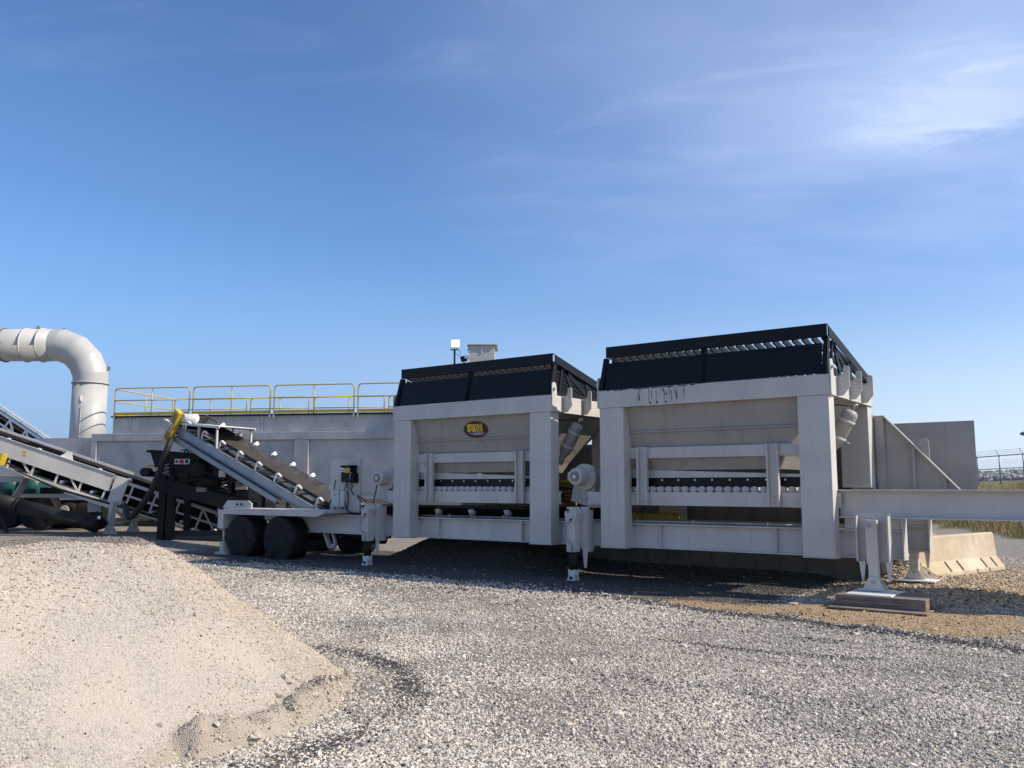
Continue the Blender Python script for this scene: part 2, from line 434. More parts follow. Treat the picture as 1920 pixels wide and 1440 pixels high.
def m_pile():
    m, t, b = new_mat('crushed_stone_pile')
    g = N(t, 'ShaderNodeNewGeometry'); pos = g.outputs['Position']
    v1 = N(t, 'ShaderNodeTexVoronoi'); v1.inputs['Scale'].default_value = 95
    t.links.new(pos, v1.inputs['Vector'])
    sep = N(t, 'ShaderNodeSeparateColor'); t.links.new(v1.outputs['Color'], sep.inputs[0])
    c = mixc(t, sep.outputs[0], (0.31, 0.275, 0.235), (0.53, 0.48, 0.415))
    spk = ramp(t, sep.outputs[1], 0.86, 0.93)
    c = mixc(t, mathn(t, 'MULTIPLY', spk, 0.6), c, (0.15, 0.135, 0.12))
    big = tex_noise(t, pos, 0.9, 5, 0.6, 0.3)
    c = mixc(t, mathn(t, 'MULTIPLY', ramp(t, big, 0.42, 0.62), 0.6), c, (0.53, 0.46, 0.37))
    a = N(t, 'ShaderNodeVertexColor', layer_name='dirt'); sa = N(t, 'ShaderNodeSeparateColor'); t.links.new(a.outputs[0], sa.inputs[0])
    n2 = tex_noise(t, pos, 3.5, 6, 0.7)
    tm = ramp(t, mathn(t, 'ADD', sa.outputs[0], mathn(t, 'MULTIPLY', mathn(t, 'SUBTRACT', n2, 0.5), 1.0)), 0.4, 0.7)
    c = mixc(t, mathn(t, 'MULTIPLY', tm, 0.62), c, mixc(t, n2, (0.20, 0.155, 0.105), (0.50, 0.43, 0.34)))
    c = mixc(t, mathn(t, 'MULTIPLY', sa.outputs[1], 0.9), c, mixc(t, sep.outputs[0], (0.12, 0.11, 0.10), (0.29, 0.265, 0.235)))
    t.links.new(c, b.inputs['Base Color']); b.inputs['Roughness'].default_value = 0.95
    h = mathn(t, 'ADD', mathn(t, 'MULTIPLY', v1.outputs['Distance'], -1.0), mathn(t, 'MULTIPLY', tex_noise(t, pos, 30, 4, 0.7), 1.2))
    bump(t, b, h, 0.7, 0.012)
    return m
M['pile'] = m_pile()
def m_stone():
    m, t, b = new_mat('loose_stone')
    a = N(t, 'ShaderNodeAttribute'); a.attribute_type = 'INSTANCER'; a.attribute_name = 'col'
    t.links.new(a.outputs['Color'], b.inputs['Base Color']); b.inputs['Roughness'].default_value = 0.9
    return m
M['stone'] = m_stone()
def m_simple_vcol(name, rough=0.9, layer='col'):
    m, t, b = new_mat(name)
    a = N(t, 'ShaderNodeVertexColor', layer_name=layer)
    t.links.new(a.outputs[0], b.inputs['Base Color']); b.inputs['Roughness'].default_value = rough
    return m
M['rock'] = m_simple_vcol('riprap_stone')
M['grass'] = m_simple_vcol('dry_grass', 0.8)
def m_clod():
    m, t, b = new_mat('dried_clod'); c0 = coord(t)
    n = tex_noise(t, c0, 18, 5, 0.7)
    t.links.new(mixc(t, ramp(t, n, 0.3, 0.7), (0.36, 0.31, 0.24), (0.56, 0.50, 0.42)), b.inputs['Base Color']); b.inputs['Roughness'].default_value = 0.95
    bump(t, b, tex_noise(t, c0, 60, 4, 0.7), 0.6, 0.01)
    return m
M['clod'] = m_clod()

# ------------------------------------------------------------------ ground
def sstep(a, b, x):
    t = np.clip((np.asarray(x, float)-a)/(b-a), 0, 1); return t*t*(3-2*t)
def vnoise(x, y, s, seed=0):
    """cheap value noise, vectorised"""
    x = np.asarray(x, float)*s+seed*17.3; y = np.asarray(y, float)*s+seed*9.1
    xi = np.floor(x); yi = np.floor(y); fx = x-xi; fy = y-yi
    fx = fx*fx*(3-2*fx); fy = fy*fy*(3-2*fy)
    def h(a, b):
        v = np.sin(a*127.1+b*311.7+seed*74.7)*43758.5453
        return v-np.floor(v)
    return (h(xi, yi)*(1-fx)+h(xi+1, yi)*fx)*(1-fy)+(h(xi, yi+1)*(1-fx)+h(xi+1, yi+1)*fx)*fy-0.5
GN_ = V(0.905, 0.425, 0)
def grass_s(x, y): return (x+3.9)*0.905+(y-35.4)*0.425
def gh(x, y):
    x = np.asarray(x, float); y = np.asarray(y, float)
    z = 0.05*vnoise(x, y, 0.35, 1)+0.025*vnoise(x, y, 1.1, 2)+0.012*vnoise(x, y, 3.1, 3)
    z = z+0.28*sstep(-20, -27, x)*sstep(6, 12, y)
    z = z+0.60*sstep(-15.9, -14.3, x)*sstep(-9.3, -12.0, x)*np.exp(-((y-16.5+0.2*vnoise(x, y, 1.2, 71))/0.95)**2)*(1+0.25*vnoise(x, y, 1.5, 72))
    z = z+0.50*np.exp(-(((x+3.85)/0.42)**2+((y-18.0)/0.7)**2))+0.12*np.exp(-(((x+2.8)/1.3)**2+((y-16.6)/0.8)**2))
    z = z+0.5*np.exp(-(((x+4.6)/0.6)**2+((y-22.6)/1.3)**2))
    # loader ramp behind the bulkhead
    z = z+2.1*sstep(17.75, 17.95, y)*sstep(-4.4, -6.2, x)*sstep(-14.6, -13.2, x)*sstep(34, 22, y)
    # grassed bank, then the rock embankment, at the far right
    s = grass_s(x, y); fade = sstep(-60, -30, x)
    z = z+fade*(1.25*sstep(0, 6, s)+1.0*sstep(5, 18, s)+0.4*sstep(18, 24, s)+0.9*sstep(23, 29, s))
    # shallow wheel ruts and ridges across the yard
    z = z+0.02*np.sin((y+0.22*x)*2.1+2*vnoise(x, y, 0.2, 5))*sstep(6, 8, y)*sstep(13.2, 12, y)
    return z
def axis(lo, hi, step, far, grow=1.28):
    a = list(np.arange(lo, hi+1e-6, step)); s = step
    while a[-1] < far: s *= grow; a.append(a[-1]+s)
    s = step
    while a[0] > -far: s *= grow; a.insert(0, a[0]-s)
    return np.array(a)
xs = axis(-30, 4, 0.16, 900); ys = axis(1, 26, 0.16, 900)
GX, GY = np.meshgrid(xs, ys)
GZ = gh(GX, GY)
nx, ny = len(xs), len(ys)
co = np.stack([GX.ravel(), GY.ravel(), GZ.ravel()], 1)
ii = np.arange((ny-1)*nx).reshape(ny-1, nx)[:, :-1].ravel()
fc = np.stack([ii, ii+1, ii+nx+1, ii+nx], 1)
def np_mesh(name, co, fc, mat, smooth=True):
    me = bpy.data.meshes.new(name)
    me.vertices.add(len(co)); me.vertices.foreach_set('co', co.astype(np.float32).ravel())
    k = fc.shape[1]
    me.loops.add(fc.size); me.loops.foreach_set('vertex_index', fc.astype(np.int32).ravel())
    me.polygons.add(len(fc)); me.polygons.foreach_set('loop_start', np.arange(0, fc.size, k, dtype=np.int32))
    me.polygons.foreach_set('loop_total', np.full(len(fc), k, dtype=np.int32))
    me.polygons.foreach_set('use_smooth', np.full(len(fc), smooth))
    me.update(calc_edges=True); me.validate()
    me.materials.append(mat)
    return me
def dirt_shade_masks(x, y):
    """tan subsoil, dark fines plus shade painted under the machine, grass"""
    # tan strip along the machine's front, widening at the right
    edge = 11.72-0.225*(x+2)+0.5*vnoise(x, y, 0.8, 8)+0.25*vnoise(x, y, 2.3, 9)
    tan = sstep(-0.2, 0.25, y-edge)*sstep(13.6, 13.0, y-1.0*sstep(-4.6, -4.0, x))*sstep(-8.2, -6.6, x)*(1-0.55*sstep(-2.4, -1.2, x))*sstep(0.8, -0.8, x)
    dark = 1.0*sstep(12.7, 13.6, y)*sstep(18.4, 17.6, y)*sstep(-4.3, -5.4, x)*sstep(-25, -18, x)+0.30*sstep(10.4, 12.2, y)*sstep(13.5, 12.8, y)  # dark gravel under the machine, deepened to paint in its shade
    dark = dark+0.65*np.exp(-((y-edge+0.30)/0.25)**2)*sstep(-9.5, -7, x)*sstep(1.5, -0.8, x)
    # wheel ruts where damp fines show through
    for a0, sl, wd, amp in ((9.85, 0.10, 0.08, 0.9), (10.6, -0.05, 0.12, 0.45), (9.3, 0.16, 0.07, 0.5), (8.5, 0.10, 0.09, 0.35), (7.4, 0.05, 0.12, 0.25)):
        dark = dark+amp*np.exp(-((y-a0-sl*(x+2)+0.35*vnoise(x, y, 0.7, 21))/wd)**2)*sstep(-6.5, -4.5, x)*np.clip(0.55+1.8*vnoise(x, y, 0.9, 22), 0, 1)
    # dark crusher fines along the foot of the pile
    d = np.abs(pile_dist(x, y)-2.20-0.3*vnoise(x, y, 0.8, 6)-0.15*vnoise(x, y, 2.5, 7))
    dark = dark+0.85*np.exp(-(d/0.17)**2)*sstep(2.3, 3.2, y)*np.clip(0.75+1.3*vnoise(x, y, 1.1, 23), 0.1, 1)
    gr = sstep(-0.6, 0.4, grass_s(x, y))*sstep(-60, -30, x)+sstep(60, 120, np.hypot(x, y))
    return np.clip(tan, 0, 1), np.clip(dark, 0, 1), np.clip(gr, 0, 1)
PILE_POLY = np.array([(-7.40, 4.60), (-6.98, 4.12), (-6.90, 2.4), (-7.3, 0.6), (-12.5, 0.6), (-12.6, 3.0), (-8.75, 3.80)])
def pile_dist(x, y):
    """distance outside the pile's flat top (negative inside)"""
    x = np.asarray(x, float); y = np.asarray(y, float)
    best = np.full(x.shape, 1e9); inside = np.zeros(x.shape, bool)
    n = len(PILE_POLY)
    for i in range(n):
        a = PILE_POLY[i]; b = PILE_POLY[(i+1) % n]; e = b-a
        t = np.clip(((x-a[0])*e[0]+(y-a[1])*e[1])/(e@e), 0, 1)
        best = np.minimum(best, np.hypot(x-a[0]-t*e[0], y-a[1]-t*e[1]))
        c = ((a[1] > y) != (b[1] > y)) & (x < (b[0]-a[0])*(y-a[1])/(b[1]-a[1]+1e-12)+a[0])
        inside ^= c
    return np.where(inside, -best, best)
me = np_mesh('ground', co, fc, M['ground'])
tan, dark, gr = dirt_shade_masks(GX.ravel(), GY.ravel())
ca = me.color_attributes.new('dirt', 'FLOAT_COLOR', 'POINT')  # green channel also holds the shade painted under the machine
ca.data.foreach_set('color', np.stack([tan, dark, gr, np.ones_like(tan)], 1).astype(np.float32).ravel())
ground = bpy.data.objects.new('ground', me); COL.objects.link(ground)
tag(ground, 'pale gravel yard with dark streaks and a strip of tan dirt', None, None, 'structure')

# ------------------------------------------------------------------ stock pile in the left foreground
def pile_h(x, y):
    d = pile_dist(x, y)+0.10*vnoise(x, y, 0.8, 12)+0.05*vnoise(x, y, 2.1, 13)
    top = 1.35+0.05*vnoise(x, y, 1.3, 14)+0.03*vnoise(x, y, 4, 15)-0.10*np.exp(-(np.minimum(d, 0)+0.42)**2/0.03)*(d < 0)
    z = top-np.clip(d, 0, None)*0.80
    # rounded shoulder and a slumped, clodded toe towards the camera side
    z = z-0.05*np.exp(-(d/0.12)**2)
    toe = sstep(1.30, 1.55, d)*sstep(2.02, 1.70, d)*sstep(-6.8, -5.9, x)*sstep(3.0, 3.7, y)
    z = np.maximum(z, (toe-1)*0.6+toe*(0.10+0.14*vnoise(x, y, 2.3, 16)+0.26*np.abs(vnoise(x, y, 4.6, 17))-0.03+0.10*vnoise(x, y, 10, 27)))
    z = z+0.010*vnoise(x, y, 9, 18)+0.006*vnoise(x, y, 19, 19)
    return z
px_ = np.arange(-13.0, -3.6, 0.045); py_ = np.arange(-1.8, 7.6, 0.045)
PX, PY = np.meshgrid(px_, py_)
PZ = pile_h(PX, PY); gz = gh(PX, PY)
keep = PZ > gz-0.12
PZ = np.maximum(PZ, gz-0.12)
nx2, ny2 = len(px_), len(py_)
ii = np.arange((ny2-1)*nx2).reshape(ny2-1, nx2)[:, :-1]
kk = keep[:-1, :-1] | keep[1:, :-1] | keep[:-1, 1:] | keep[1:, 1:]
ii = ii[kk]
fc = np.stack([ii, ii+1, ii+nx2+1, ii+nx2], 1)
used, inv = np.unique(fc, return_inverse=True)
co = np.stack([PX.ravel(), PY.ravel(), PZ.ravel()], 1)[used]
me = np_mesh('gravel_pile', co, inv.reshape(-1, 4), M['pile'])
d = pile_dist(co[:, 0], co[:, 1])
toe = sstep(1.35, 1.6, d)*sstep(-6.9, -5.9, co[:, 0])*sstep(2.9, 3.7, co[:, 1])
ca = me.color_attributes.new('dirt', 'FLOAT_COLOR', 'POINT')
ca.data.foreach_set('color', np.stack([toe, sstep(0.02, -0.12, d+0.12*vnoise(co[:, 0], co[:, 1], 2.0, 33))*sstep(-6.95, -7.3, co[:, 0]), toe*0, np.ones_like(toe)], 1).astype(np.float32).ravel())  # green channel: darker grey tone over the flat top
pile = bpy.data.objects.new('gravel_pile', me); COL.objects.link(pile)
tag(pile, 'flat topped stockpile of pale crushed stone filling the left foreground', 'gravel pile')

# ------------------------------------------------------------------ scattered loose stones (uncountable)
def stone_tree():
    ng = bpy.data.node_groups.new('scatter_stones', 'GeometryNodeTree')
    ng.interface.new_socket('Geometry', in_out='INPUT', socket_type='NodeSocketGeometry')
    ng.interface.new_socket('Geometry', in_out='OUTPUT', socket_type='NodeSocketGeometry')
    a = ng.nodes.new('NodeGroupInput'); z = ng.nodes.new('NodeGroupOutput')
    L = ng.links.new
    g2i = ng.nodes.new('GeometryNodeGeometryToInstance')
    for k in range(4):
        ico = ng.nodes.new('GeometryNodeMeshIcoSphere'); ico.inputs['Radius'].default_value = 1; ico.inputs['Subdivisions'].default_value = 2
        sp = ng.nodes.new('GeometryNodeSetPosition')
        nz = ng.nodes.new('ShaderNodeTexNoise'); nz.noise_dimensions = '4D'
        nz.inputs['W'].default_value = 3.7*k+1; nz.inputs['Scale'].default_value = 1.1; nz.inputs['Detail'].default_value = 1
        sub = ng.nodes.new('ShaderNodeVectorMath'); sub.operation = 'SUBTRACT'; sub.inputs[1].default_value = (0.5, 0.5, 0.5)
        mul = ng.nodes.new('ShaderNodeVectorMath'); mul.operation = 'MULTIPLY'; mul.inputs[1].default_value = (2.2, 2.0, 1.5)
        L(nz.outputs['Color'], sub.inputs[0]); L(sub.outputs[0], mul.inputs[0])
        L(ico.outputs['Mesh'], sp.inputs['Geometry']); L(mul.outputs[0], sp.inputs['Offset'])
        tr = ng.nodes.new('GeometryNodeTransform'); tr.inputs['Scale'].default_value = ((1, 0.8, 0.62), (1.15, 0.75, 0.7), (0.9, 0.9, 0.55), (1.25, 0.65, 0.6))[k]
        sm = ng.nodes.new('GeometryNodeSetMaterial'); sm.inputs['Material'].default_value = M['stone']
        L(sp.outputs[0], tr.inputs['Geometry']); L(tr.outputs[0], sm.inputs['Geometry']); L(sm.outputs[0], g2i.inputs[0])
    iop = ng.nodes.new('GeometryNodeInstanceOnPoints'); iop.inputs['Pick Instance'].default_value = True
    L(a.outputs[0], iop.inputs['Points']); L(g2i.outputs[0], iop.inputs['Instance'])
    ri = ng.nodes.new('FunctionNodeRandomValue'); ri.data_type = 'INT'; ri.inputs['Min'].default_value = 0; ri.inputs[5].default_value = 3
    L(ri.outputs[2], iop.inputs['Instance Index'])
    rv = ng.nodes.new('FunctionNodeRandomValue'); rv.data_type = 'FLOAT_VECTOR'
    rv.inputs[0].default_value = (-0.5, -0.5, 0); rv.inputs[1].default_value = (0.5, 0.5, 6.283)
    L(rv.outputs[0], iop.inputs['Rotation'])
    na = ng.nodes.new('GeometryNodeInputNamedAttribute'); na.data_type = 'FLOAT'; na.inputs['Name'].default_value = 'sc'
    L(na.outputs['Attribute'], iop.inputs['Scale'])
    L(iop.outputs[0], z.inputs[0])
    return ng
STONES = stone_tree()
def scatter(name, pts, sc, col, label):
    me = bpy.data.meshes.new(name)
    me.vertices.add(len(pts)); me.vertices.foreach_set('co', pts.astype(np.float32).ravel())
    a = me.attributes.new('sc', 'FLOAT', 'POINT'); a.data.foreach_set('value', sc.astype(np.float32))
    a = me.attributes.new('col', 'FLOAT_COLOR', 'POINT')
    a.data.foreach_set('color', np.concatenate([col, np.ones((len(col), 1))], 1).astype(np.float32).ravel())
    me.materials.append(M['stone'])
    o = bpy.data.objects.new(name, me); COL.objects.link(o)
    md = o.modifiers.new('scatter', 'NODES'); md.node_group = STONES
    return tag(o, label, None, None, 'stuff')
def wedge(n, d0, d1, x0=-0.66, x1=0.84):
    """random ground points inside the view wedge between two depths"""
    D = np.sqrt(RNG.uniform(d0*d0, d1*d1, n)); t = RNG.uniform(x0, x1, n)
    fx, fy = math.sin(YAW), math.cos(YAW)
    return D*(fx+t*math.cos(YAW)), D*(fy-t*math.sin(YAW))
GREYS = np.array([(0.66, 0.59, 0.495), (0.56, 0.495, 0.415), (0.46, 0.405, 0.34), (0.35, 0.31, 0.265), (0.21, 0.19, 0.168), (0.095, 0.09, 0.085), (0.49, 0.42, 0.33)])
def stone_cols(x, y, n, wts):
    c = GREYS[RNG.choice(len(GREYS), n, p=np.array(wts)/sum(wts))]*RNG.uniform(0.8, 1.15, (n, 1))
    tan, dark, _ = dirt_shade_masks(x, y)
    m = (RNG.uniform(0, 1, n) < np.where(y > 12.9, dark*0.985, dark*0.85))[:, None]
    c = np.where(m, RNG.uniform(0.04, 0.13, (n, 1))*np.array([[1, 0.95, 0.9]]), c)  # stones under the machine take the painted shade colour too
    m = (tan > 0.45)[:, None]
    c = np.where(m, c*np.array([[0.95, 0.76, 0.52]]), c)
    return c
P_, S_, C_ = [], [], []
for d0, d1, per_m2, r0, r1 in ((4.4, 6.5, 4200, 0.004, 0.0115), (6.5, 8.5, 3000, 0.005, 0.012), (8.5, 11, 2100, 0.005, 0.0125), (11, 15, 1300, 0.007, 0.015), (15, 23, 520, 0.010, 0.020), (4.6, 12, 5, 0.016, 0.028)):
    area = 0.75*(d1*d1-d0*d0); n = int(area*per_m2)
    x, y = wedge(n, d0, d1)
    clump = vnoise(x, y, 1.6, 31)+vnoise(x, y, 0.45, 32)
    tan, dark, _ = dirt_shade_masks(x, y)
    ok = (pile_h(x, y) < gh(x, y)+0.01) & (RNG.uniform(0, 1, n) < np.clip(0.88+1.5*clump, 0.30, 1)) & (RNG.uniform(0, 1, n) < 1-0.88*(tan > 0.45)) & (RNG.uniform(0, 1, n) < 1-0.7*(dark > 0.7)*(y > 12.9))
    x, y = x[ok], y[ok]; n = len(x)
    r = RNG.uniform(r0, r1, n)*RNG.choice([1, 1, 1, 1.5], n)
    P_.append(np.stack([x, y, gh(x, y)+r*0.2], 1)); S_.append(r)
    C_.append(stone_cols(x, y, n, (4.2, 3.4, 2.2, 1.2, 0.6, 0.45, 1.0) if d0 < 8 else (3.0, 3.8, 3.0, 1.2, 0.25, 0.12, 1.6))*(1+0.35*vnoise(x, y, 0.55, 61)+0.25*vnoise(x, y, 1.9, 62))[:, None])
scatter('loose_gravel', np.concatenate(P_), np.concatenate(S_), np.concatenate(C_), 'loose grey and white gravel spread over the yard')
# coarser stone heaped round the barrier and the bulkhead's end
n = 9000
x = RNG.uniform(-5.0, 1.2, n); y = RNG.uniform(14.4, 22.5, n)
ok = (x > -4.9+0.5*RNG.uniform(0, 1, n)); x, y = x[ok], y[ok]; n = len(x)
r = RNG.uniform(0.015, 0.042, n)
c = GREYS[RNG.choice(7, n, p=[.14, .2, .2, .14, .06, .02, .24])]*np.array([[1.0, 0.86, 0.68]])*RNG.uniform(0.75, 1.1, (n, 1))
scatter('coarse_gravel', np.stack([x, y, gh(x, y)+r*0.25], 1), r, c, 'coarse tan gravel heaped around the concrete barrier and bulkhead end')
# fines on the pile
n = 150000
x = RNG.uniform(-10.5, -4.2, n); y = RNG.uniform(0.2, 6.9, n)
dd = pile_dist(x, y)
ok = (pile_h(x, y) > gh(x, y)) & (dd > -1.2) & (RNG.uniform(0, 1, n) < np.clip(0.55+1.3*vnoise(x, y, 0.9, 41)+0.8*vnoise(x, y, 3, 42), 0.06, 1))
x, y, dd = x[ok], y[ok], dd[ok]; n = len(x)
r = RNG.uniform(0.0035, 0.0085, n)*RNG.choice([1, 1, 1, 1.4], n)
c = GREYS[RNG.choice(7, n, p=[.30, .26, .16, .08, .03, .02, .15])]*RNG.uniform(0.8, 1.1, (n, 1))*np.array([[1.0, 0.95, 0.88]])*np.where((dd < -0.04) & (x < -7.2), 0.45, 1.0)[:, None]
scatter('pile_grains', np.stack([x, y, pile_h(x, y)+r*0.2], 1), r, c, 'small stone grains lying on the slope of the pale pile')

n = 2600
x = RNG.uniform(-6.4, -4.2, n); y = RNG.uniform(2.9, 6.0, n); dd = pile_dist(x, y)
ok = (dd > 1.25) & (dd < 2.15) & (RNG.uniform(0, 1, n) < np.clip(0.30+1.8*vnoise(x, y, 2.6, 43), 0.0, 1)*sstep(1.35, 1.7, dd)); x, y, dd = x[ok], y[ok], dd[ok]; n = len(x)
r = 0.005+0.024*RNG.uniform(0, 1, n)**3
c = np.array([[0.52, 0.455, 0.37]])*RNG.uniform(0.7, 1.15, (n, 1))
scatter('crumbled_clods', np.stack([x, y, np.maximum(pile_h(x, y), gh(x, y))+r*0.25], 1), r, c, 'crumbled tan clods and crusts along the slumped toe of the pile')
def lump(c, r, seed, flat=0.75):
    bm = MB(); rnd = random.Random(seed); n, m = 12, 7; vs = [V(*c)+V(0, 0, r*flat)]
    ph = rnd.uniform(0, 9)
    def rad(d): return r*(0.82+0.5*noise.noise(d*1.3+V(seed*3.1, ph, 0))+0.22*noise.noise(d*3.3+V(ph, seed, 1)))
    for i in range(1, m):
        for j in range(n):
            th = math.pi*i/m; fi = 2*math.pi*j/n
            d = V(math.sin(th)*math.cos(fi), math.sin(th)*math.sin(fi), math.cos(th)); k = rad(d)
            vs.append(V(*c)+V(d.x*k*1.15, d.y*k, d.z*k*flat))
    vs[0] = V(*c)+V(0, 0, rad(ZA)*flat); vs.append(V(*c)-V(0, 0, rad(-ZA)*flat))
    fs = [(0, 1+j, 1+(j+1) % n) for j in range(n)]
    for i in range(m-2):
        for j in range(n):
            fs.append((1+i*n+j, 1+(i+1)*n+j, 1+(i+1)*n+(j+1) % n, 1+i*n+(j+1) % n))
    L_ = len(vs)-1; fs += [(L_, 1+(m-2)*n+(j+1) % n, 1+(m-2)*n+j) for j in range(n)]
    bm._add(vs, fs, False)
    return bm
clods = [(533, 1272, 0.085, 'largest pale clod of dried fines near the toe of the pile'),
         (520, 1302, 0.075, 'pale rounded clod just below the largest clod on the pile toe'),
         (588, 1300, 0.050, 'small lone clod furthest towards the yard from the pile'),
         (474, 1376, 0.070, 'whitish clod low on the pile above the dark foot'),
         (509, 1232, 0.050, 'small crusted clod high on the slumped toe of the pile'),
         (440, 1404, 0.060, 'crumbly clod nearest the bottom edge of the picture'),
         (545, 1250, 0.042, 'little clod above the largest clod on the pile toe')]
for i, (cx_, cy_, r, lb) in enumerate(clods):
    dd_ = np.arange(3.5, 12, 0.01); d1_ = at(cx_, cy_, D=1.0)-EYE
    X_, Y_, Z_ = d1_.x*dd_, d1_.y*dd_, EYE.z+d1_.z*dd_
    hit = dd_[np.argmax(Z_ < np.maximum(pile_h(X_, Y_), gh(X_, Y_)))]
    p = EYE+d1_*float(hit)-ZA*r*0.35
    solo('clod', lump(p, r, i+3), M['clod'], lb, 'clod', 'clods of dried fines at the pile toe', loc=p)

# ------------------------------------------------------------------ trailer chassis of the feeder plant
FY = 14.46
def ibeam(mb, x0, x1, yc, z0, z1, w=0.20, tf=0.022, tw=0.016):
    mb.box(x0, x1, yc-w/2, yc+w/2, z0, z0+tf)
    mb.box(x0, x1, yc-w/2, yc+w/2, z1-tf, z1)
    mb.box(x0, x1, yc-tw/2, yc+tw/2, z0+tf, z1-tf)
trailer = thing('feeder_trailer', 'long grey steel trailer chassis on wheels and jack legs carrying the two feed bins', 'trailer', (-11, 15.8, 0))
YF, YR = 14.86, 16.86
for yc in (YF, YR):
    b = MB(); ibeam(b, -18.6, -3.17, yc, 0.66, 1.12); build('main_beam', b, M['paint'], trailer)
    b = MB(); ibeam(b, -4.122 if yc < 15 else -4.05, 0.05, yc-0.02, 1.305, 1.765, 0.24); build('gooseneck_beam', b, M['paint'], trailer)
    b = MB(); b.box(-4.05, -3.17, yc-0.06, yc+0.06, 1.125, 1.30); build('spacer_beam', b, M['paint'], trailer)
    b = MB(); b.box(-3.165, -3.145, yc-0.14, yc+0.14, 0.655, 1.30); build('end_plate', b, M['paint'], trailer)
    b = MB(); b.box(-3.75, -3.735, yc-0.095, yc-0.009, 0.684, 1.097); build('web_stiffener', b, M['paint'], trailer)
b = MB(); b.box(-1.9, 0.05, YF+0.11, YR-0.15, 1.31, 1.335); build('kingpin_plate', b, M['paint'], trailer)
for x in (-17.6, -14.8, -9.4, -6.0, -3.6):
    b = MB(); b.box(x-0.06, x+0.06, YF+0.10, YR-0.10, 0.70, 0.86); build('cross_member', b, M['paint'], trailer)
for x in (-12.9, -10.6, -7.4, -5.2):
    b = MB(); b.box(x-0.007, x+0.007, YF-0.095, YF-0.009, 0.684, 1.097); build('web_stiffener', b, M['paint'], trailer)
for x in (-2.74, -1.62, -0.5):
    b = MB(); b.cyl((x, YF-0.02-0.006, 1.66), (x, YF-0.045, 1.66), 0.011, 8); build('bolt', b, M['chrome'], trailer)
# conduit running along the top flange
for yy, nm in ((YF-0.05, 'conduit'), (YF+0.0, 'conduit')):
    b = MB(); b.cyl((-13.4, yy, 1.158), (-4.9, yy, 1.158), 0.016, 8); build(nm, b, M['galv'], trailer)
for x in (-12.6, -11.1, -10.4, -6.75, -5.35, -7.9):
    b = MB(); b.box(x-0.012, x+0.012, YF-0.072, YF-0.028, 1.122, 1.20); build('conduit_clip', b, M['galv'], trailer)
# fender over the tandem axle, with its side drop plate
b = MB(); b.box(-20.05, -16.35, 14.2, 15.0, 1.20, 1.235); b.box(-20.05, -16.35, 14.2, 14.225, 1.075, 1.20)
b.prism([(-16.35, 14.2, 1.235), (-16.05, 14.2, 1.235), (-16.05, 14.2, 1.16), (-16.35, 14.2, 1.075)], (0, 0.8, 0))
build('fender', b, M['paint'], trailer, 0.006)
b = MB(); b.box(-20.30, -20.055, 14.2, 14.7, 0.69, 1.19); build('fender_end', b, M['paint'], trailer, 0.006)
b = MB()
b.prism([(-20.25, 14.3, 1.24), (-20.05, 14.3, 1.44), (-19.15, 14.3, 1.44), (-19.0, 14.3, 1.37), (-19.0, 14.3, 1.24)], (0, 0.03, 0))
build('bracket_plate', b, M['paint'], trailer)
for xp in (-19.6, -19.42):
    b = MB(); b.cyl((xp, 14.295, 1.34), (xp, 14.27, 1.34), 0.03, 8); build('plug', b, M['cable'], trailer)
b = MB(); b.cyl((-20.2, 14.34, 0.69), (-20.2, 14.34, 0.34), 0.035); b.box(-20.28, -20.12, 14.28, 14.44, 0.06, 0.34); b.box(-20.4, -19.98, 14.2, 14.5, -0.02, 0.06)
build('rear_stand', b, M['paint'], trailer)
# tarped dual wheels
def wheel(xc, y0, y1, zc=0.475, r=0.595, seed=0):
    b = MB(); n = 64; rings = []
    prof = [(0.0, 0.05), (0.0, 0.55), (0.0, 0.90), (0.015, 0.965), (0.06, 1.0), (0.45, 1.015), (0.62, 0.99), (0.85, 1.0), (0.94, 0.96), (1.0, 0.85), (1.0, 0.05)]
    vs = []
    for h, k in prof:
        for j in range(n):
            t = 2*math.pi*j/n
            kk = k*(1+0.045*noise.noise(V(math.cos(t)*2.2, math.sin(t)*2.2, h*3+seed))+0.03*noise.noise(V(math.cos(t)*7, math.sin(t)*7, h*1.2+seed)))
            if math.sin(t) < -0.9: kk *= 0.97
            yy = y0+(y1-y0)*h-(0.035*noise.noise(V(math.cos(t)*k*3, math.sin(t)*k*3, seed+4)) if h < 0.05 and k > 0.3 else 0)
            vs.append((xc+r*kk*math.cos(t), yy, zc+r*kk*math.sin(t)))
    fs = [(i*n+j, i*n+(j+1) % n, (i+1)*n+(j+1) % n, (i+1)*n+j) for i in range(len(prof)-1) for j in range(n)]
    b._add(vs, fs, True)
    b.f.append(tuple(range(n-1, -1, -1))); b.sm.append(True)
    b.f.append(tuple(range((len(prof)-1)*n, len(prof)*n))); b.sm.append(True)
    return b
for i, (xc, y0, y1) in enumerate(((-19.42, 14.28, 14.86), (-17.86, 14.28, 14.86), (-19.42, 16.75, 17.33), (-17.86, 16.75, 17.33))):
    build('wheel', wheel(xc, y0, y1, seed=i*5), M['tarp'], trailer, label='wheel wrapped in a black tarpaulin')
for x in (-19.42, -17.86):
    b = MB(); b.cyl((x, 14.8, 0.47), (x, 16.8, 0.47), 0.065); build('axle', b, M['blackdust'], trailer)
b = MB(); b.bar((-16.9, 15.0, 0.64), (-16.72, 15.0, 0.30), 0.10, 0.08); b.bar((-16.72, 15.0, 0.30), (-16.52, 15.0, 0.34), 0.10, 0.10); b.bar((-16.5, 15.0, 0.36), (-16.62, 15.0, 0.64), 0.06, 0.06)
build('suspension_hanger', b, M['paint'], trailer)
